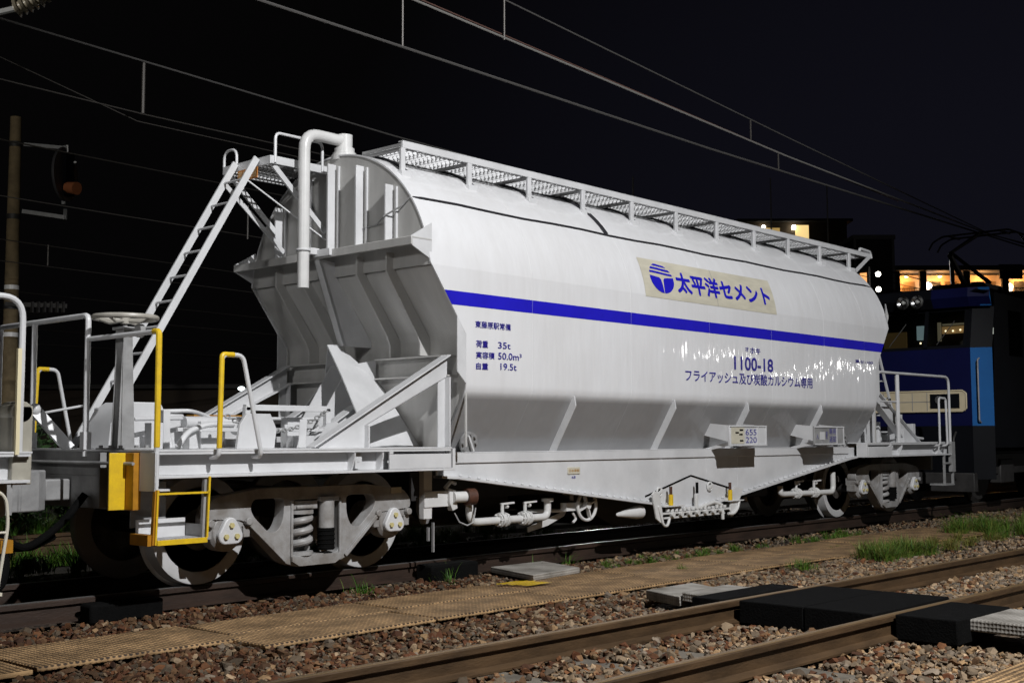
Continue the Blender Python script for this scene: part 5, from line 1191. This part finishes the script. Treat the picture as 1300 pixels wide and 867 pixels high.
WL = empty('stair_wall', (45.0, 18.4, -.3)); tag(WL, 'dark wall carrying the two white lamps', 'wall'); MB().box(-.1, .1, 0, 30, 0, 9.9).build('wall_face', 'foam', WL); MB().box(-.13, -.105, .1, .45, 8.75, 9.6).build('window', emis('stair_window', (1., .45, .15), 1.2), WL)
HB = bldg('hotel_building', (66.2, 38.4, -.3), ang, 'dark building with a lit window and lamp just above the roof walkway')
MB().box(-1.5, 7.6, 0, 8, 0, 17.4).build('wall', 'lowwall', HB)
MB().box(-.6, 8.0, -.3, 8, 17.41, 17.6).build('roof_slab', 'foam', HB)
MB().box(3.75, 4.75, -.05, -.005, 16.1, 17.15).build('window', emis('window_glow', (1., .72, .3), .9), HB)
MB().box(3.5, 3.7, -.4, -.06, 16.8, 17.1).build('window_lamp', emis('window_lamp', (1., .9, .65), 12.), HB)
MB().box(.9, 2.6, -.05, -.005, 16.4, 16.95).build('window', emis('window_dim', (.9, .6, .2), .35), HB)
MB().sphere((1.35, -.25, 17.0), .14).build('window_lamp', bpy.data.materials['window_lamp'], HB); MB().sphere((3.0, -.25, 16.2), .10).build('window_lamp', bpy.data.materials['window_lamp'], HB)
for (x, y, z, h, lab) in ((36.4, 26.6, 11.6, 2.4, 'thin dark mast above the middle of the roof walkway'), (58.5, 31.7, 15.5, 2.7, 'thin dark mast left of the lit window'), (61.1, 29.0, 15.6, 2.2, 'thin dark aerial mast right of the lit window')):
    o = MB().tube([(0, 0, 0), (0, 0, z + h + .3)], [.10, .04], 8).build('mast', 'galv', loc=(x, y, -.3)); tag(o, lab, 'mast', 'thin masts on the skyline')
LB = bldg('low_building', (12.5, 32.0, -.3), math.atan2(-28.16 + 34.55, 15.89 - 10.06) * -1, 'long low brown shed dimly seen behind the front deck')
MB().box(-5.5, 9, 0, 6, 0, 3.3).build('wall', 'lowwall', LB); MB().box(-5.7, 9.2, -.3, 6.2, 3.3, 3.45).build('roof', 'dark', LB)
for x in (-3.5, -1, 2.6): MB().box(x, x + .8, -.03, -.004, 1.6, 2.5).build('window', 'dark', LB)
SL = empty('shed_lamp', (14.5, 28.1, 2.95)); tag(SL, 'small white lamp glowing on the far shed behind the diagonal brace', 'lamp')
MB().sphere((0, 0, 0), .13, 12, .6).build('globe', emis('shed_white', (.9, 1., 1.), 4.), SL); MB().tube([(0, 0, 0), (.2, .3, .1)], .03, 6).build('lamp_arm', 'dark', SL)

# ==================================================================== LIGHT, SKY, CAMERA
def look(o, t): o.rotation_euler = (V(t) - o.location).to_track_quat('-Z', 'Y').to_euler()
def spot(name, loc, tgt, e, col, size, ang, blend=.5):
    l = bpy.data.lights.new(name, 'SPOT'); l.energy = e; l.color = col; l.shadow_soft_size = size; l.spot_size = R(ang); l.spot_blend = blend
    o = bpy.data.objects.new(name, l); COL.objects.link(o); o.location = loc; look(o, tgt); return o
spot('yard_flood_and_fill', (-7.0, -12.8, 10.5), (-1.2, -1.5, 1.3), 9900, (.995, .993, 1.), .08, 60, .35)
spot('yard_flood_and_fill', (-23, -9.5, 7.0), (-5.0, .0, 3.0), 2700, (1., .99, .98), .8, 17, .4)  # unseen fill spot, added to lift the front end of the wagon
for k, p in enumerate(((27, -15.6, 3.1), (31, -15.2, 3.7), (24.5, -17.0, 4.0))):
    spot('yard_and_fill_lamp', p, (3, -1.3, 1.9), 70, (1., .98, .95), .13, 36, .5)
spot('yard_and_fill_lamp', (-13, 4.5, 9), (1.0, 15, 3), 2100, (1., .96, .88), .2, 80, .6)  # unseen spot, added to brighten the pole, insulator and grass behind
spot('yard_and_fill_lamp', (40, 32.5, 4.6), (-1, -.6, 0), 4000, (1., .97, .92), .5, 30, .5)

w = bpy.data.worlds.new('World'); sc.world = w; w.use_nodes = True
N, L = w.node_tree.nodes, w.node_tree.links; bg = N['Background']
tc = N.new('ShaderNodeTexCoord'); sx = N.new('ShaderNodeSeparateXYZ'); L.new(tc.outputs['Generated'], sx.inputs['Vector'])
# faint town glow low in the +X / -Y direction
dp = N.new('ShaderNodeVectorMath'); dp.operation = 'DOT_PRODUCT'; dp.inputs[1].default_value = (.94, .30, .0); L.new(tc.outputs['Generated'], dp.inputs[0])
mr = N.new('ShaderNodeMapRange'); mr.inputs['From Min'].default_value = .80; mr.inputs['From Max'].default_value = 1.0; L.new(dp.outputs['Value'], mr.inputs['Value'])
cr = N.new('ShaderNodeValToRGB'); cr.color_ramp.elements[0].color = (.0014, .0013, .0014, 1); cr.color_ramp.elements[1].color = (.0052, .0052, .0092, 1)
L.new(mr.outputs['Result'], cr.inputs['Fac']); L.new(cr.outputs['Color'], bg.inputs['Color']); bg.inputs['Strength'].default_value = 1.

cam = bpy.data.cameras.new('camera'); co = bpy.data.objects.new('camera', cam); COL.objects.link(co); sc.camera = co
cam.sensor_width = 36; cam.lens = 1534.73 / 1300 * 36; cam.clip_end = 2000; cam.clip_start = .05
fw = V((math.cos(YAW) * math.cos(PIT), math.sin(YAW) * math.cos(PIT), math.sin(PIT))); r0 = V((math.sin(YAW), -math.cos(YAW), 0)); u0 = r0.cross(fw)
r1 = r0 * math.cos(ROL) + u0 * math.sin(ROL); u1 = u0 * math.cos(ROL) - r0 * math.sin(ROL)
co.matrix_world = Matrix(((r1.x, u1.x, -fw.x, CAM.x), (r1.y, u1.y, -fw.y, CAM.y), (r1.z, u1.z, -fw.z, CAM.z), (0, 0, 0, 1)))
sc.view_settings.view_transform = 'Standard'; sc.view_settings.look = 'None'; sc.view_settings.exposure = 0; sc.view_settings.gamma = 1
sc.render.engine = 'CYCLES'; sc.cycles.max_bounces = 6; sc.cycles.caustics_reflective = False; sc.cycles.caustics_refractive = False; sc.cycles.sample_clamp_indirect = 4
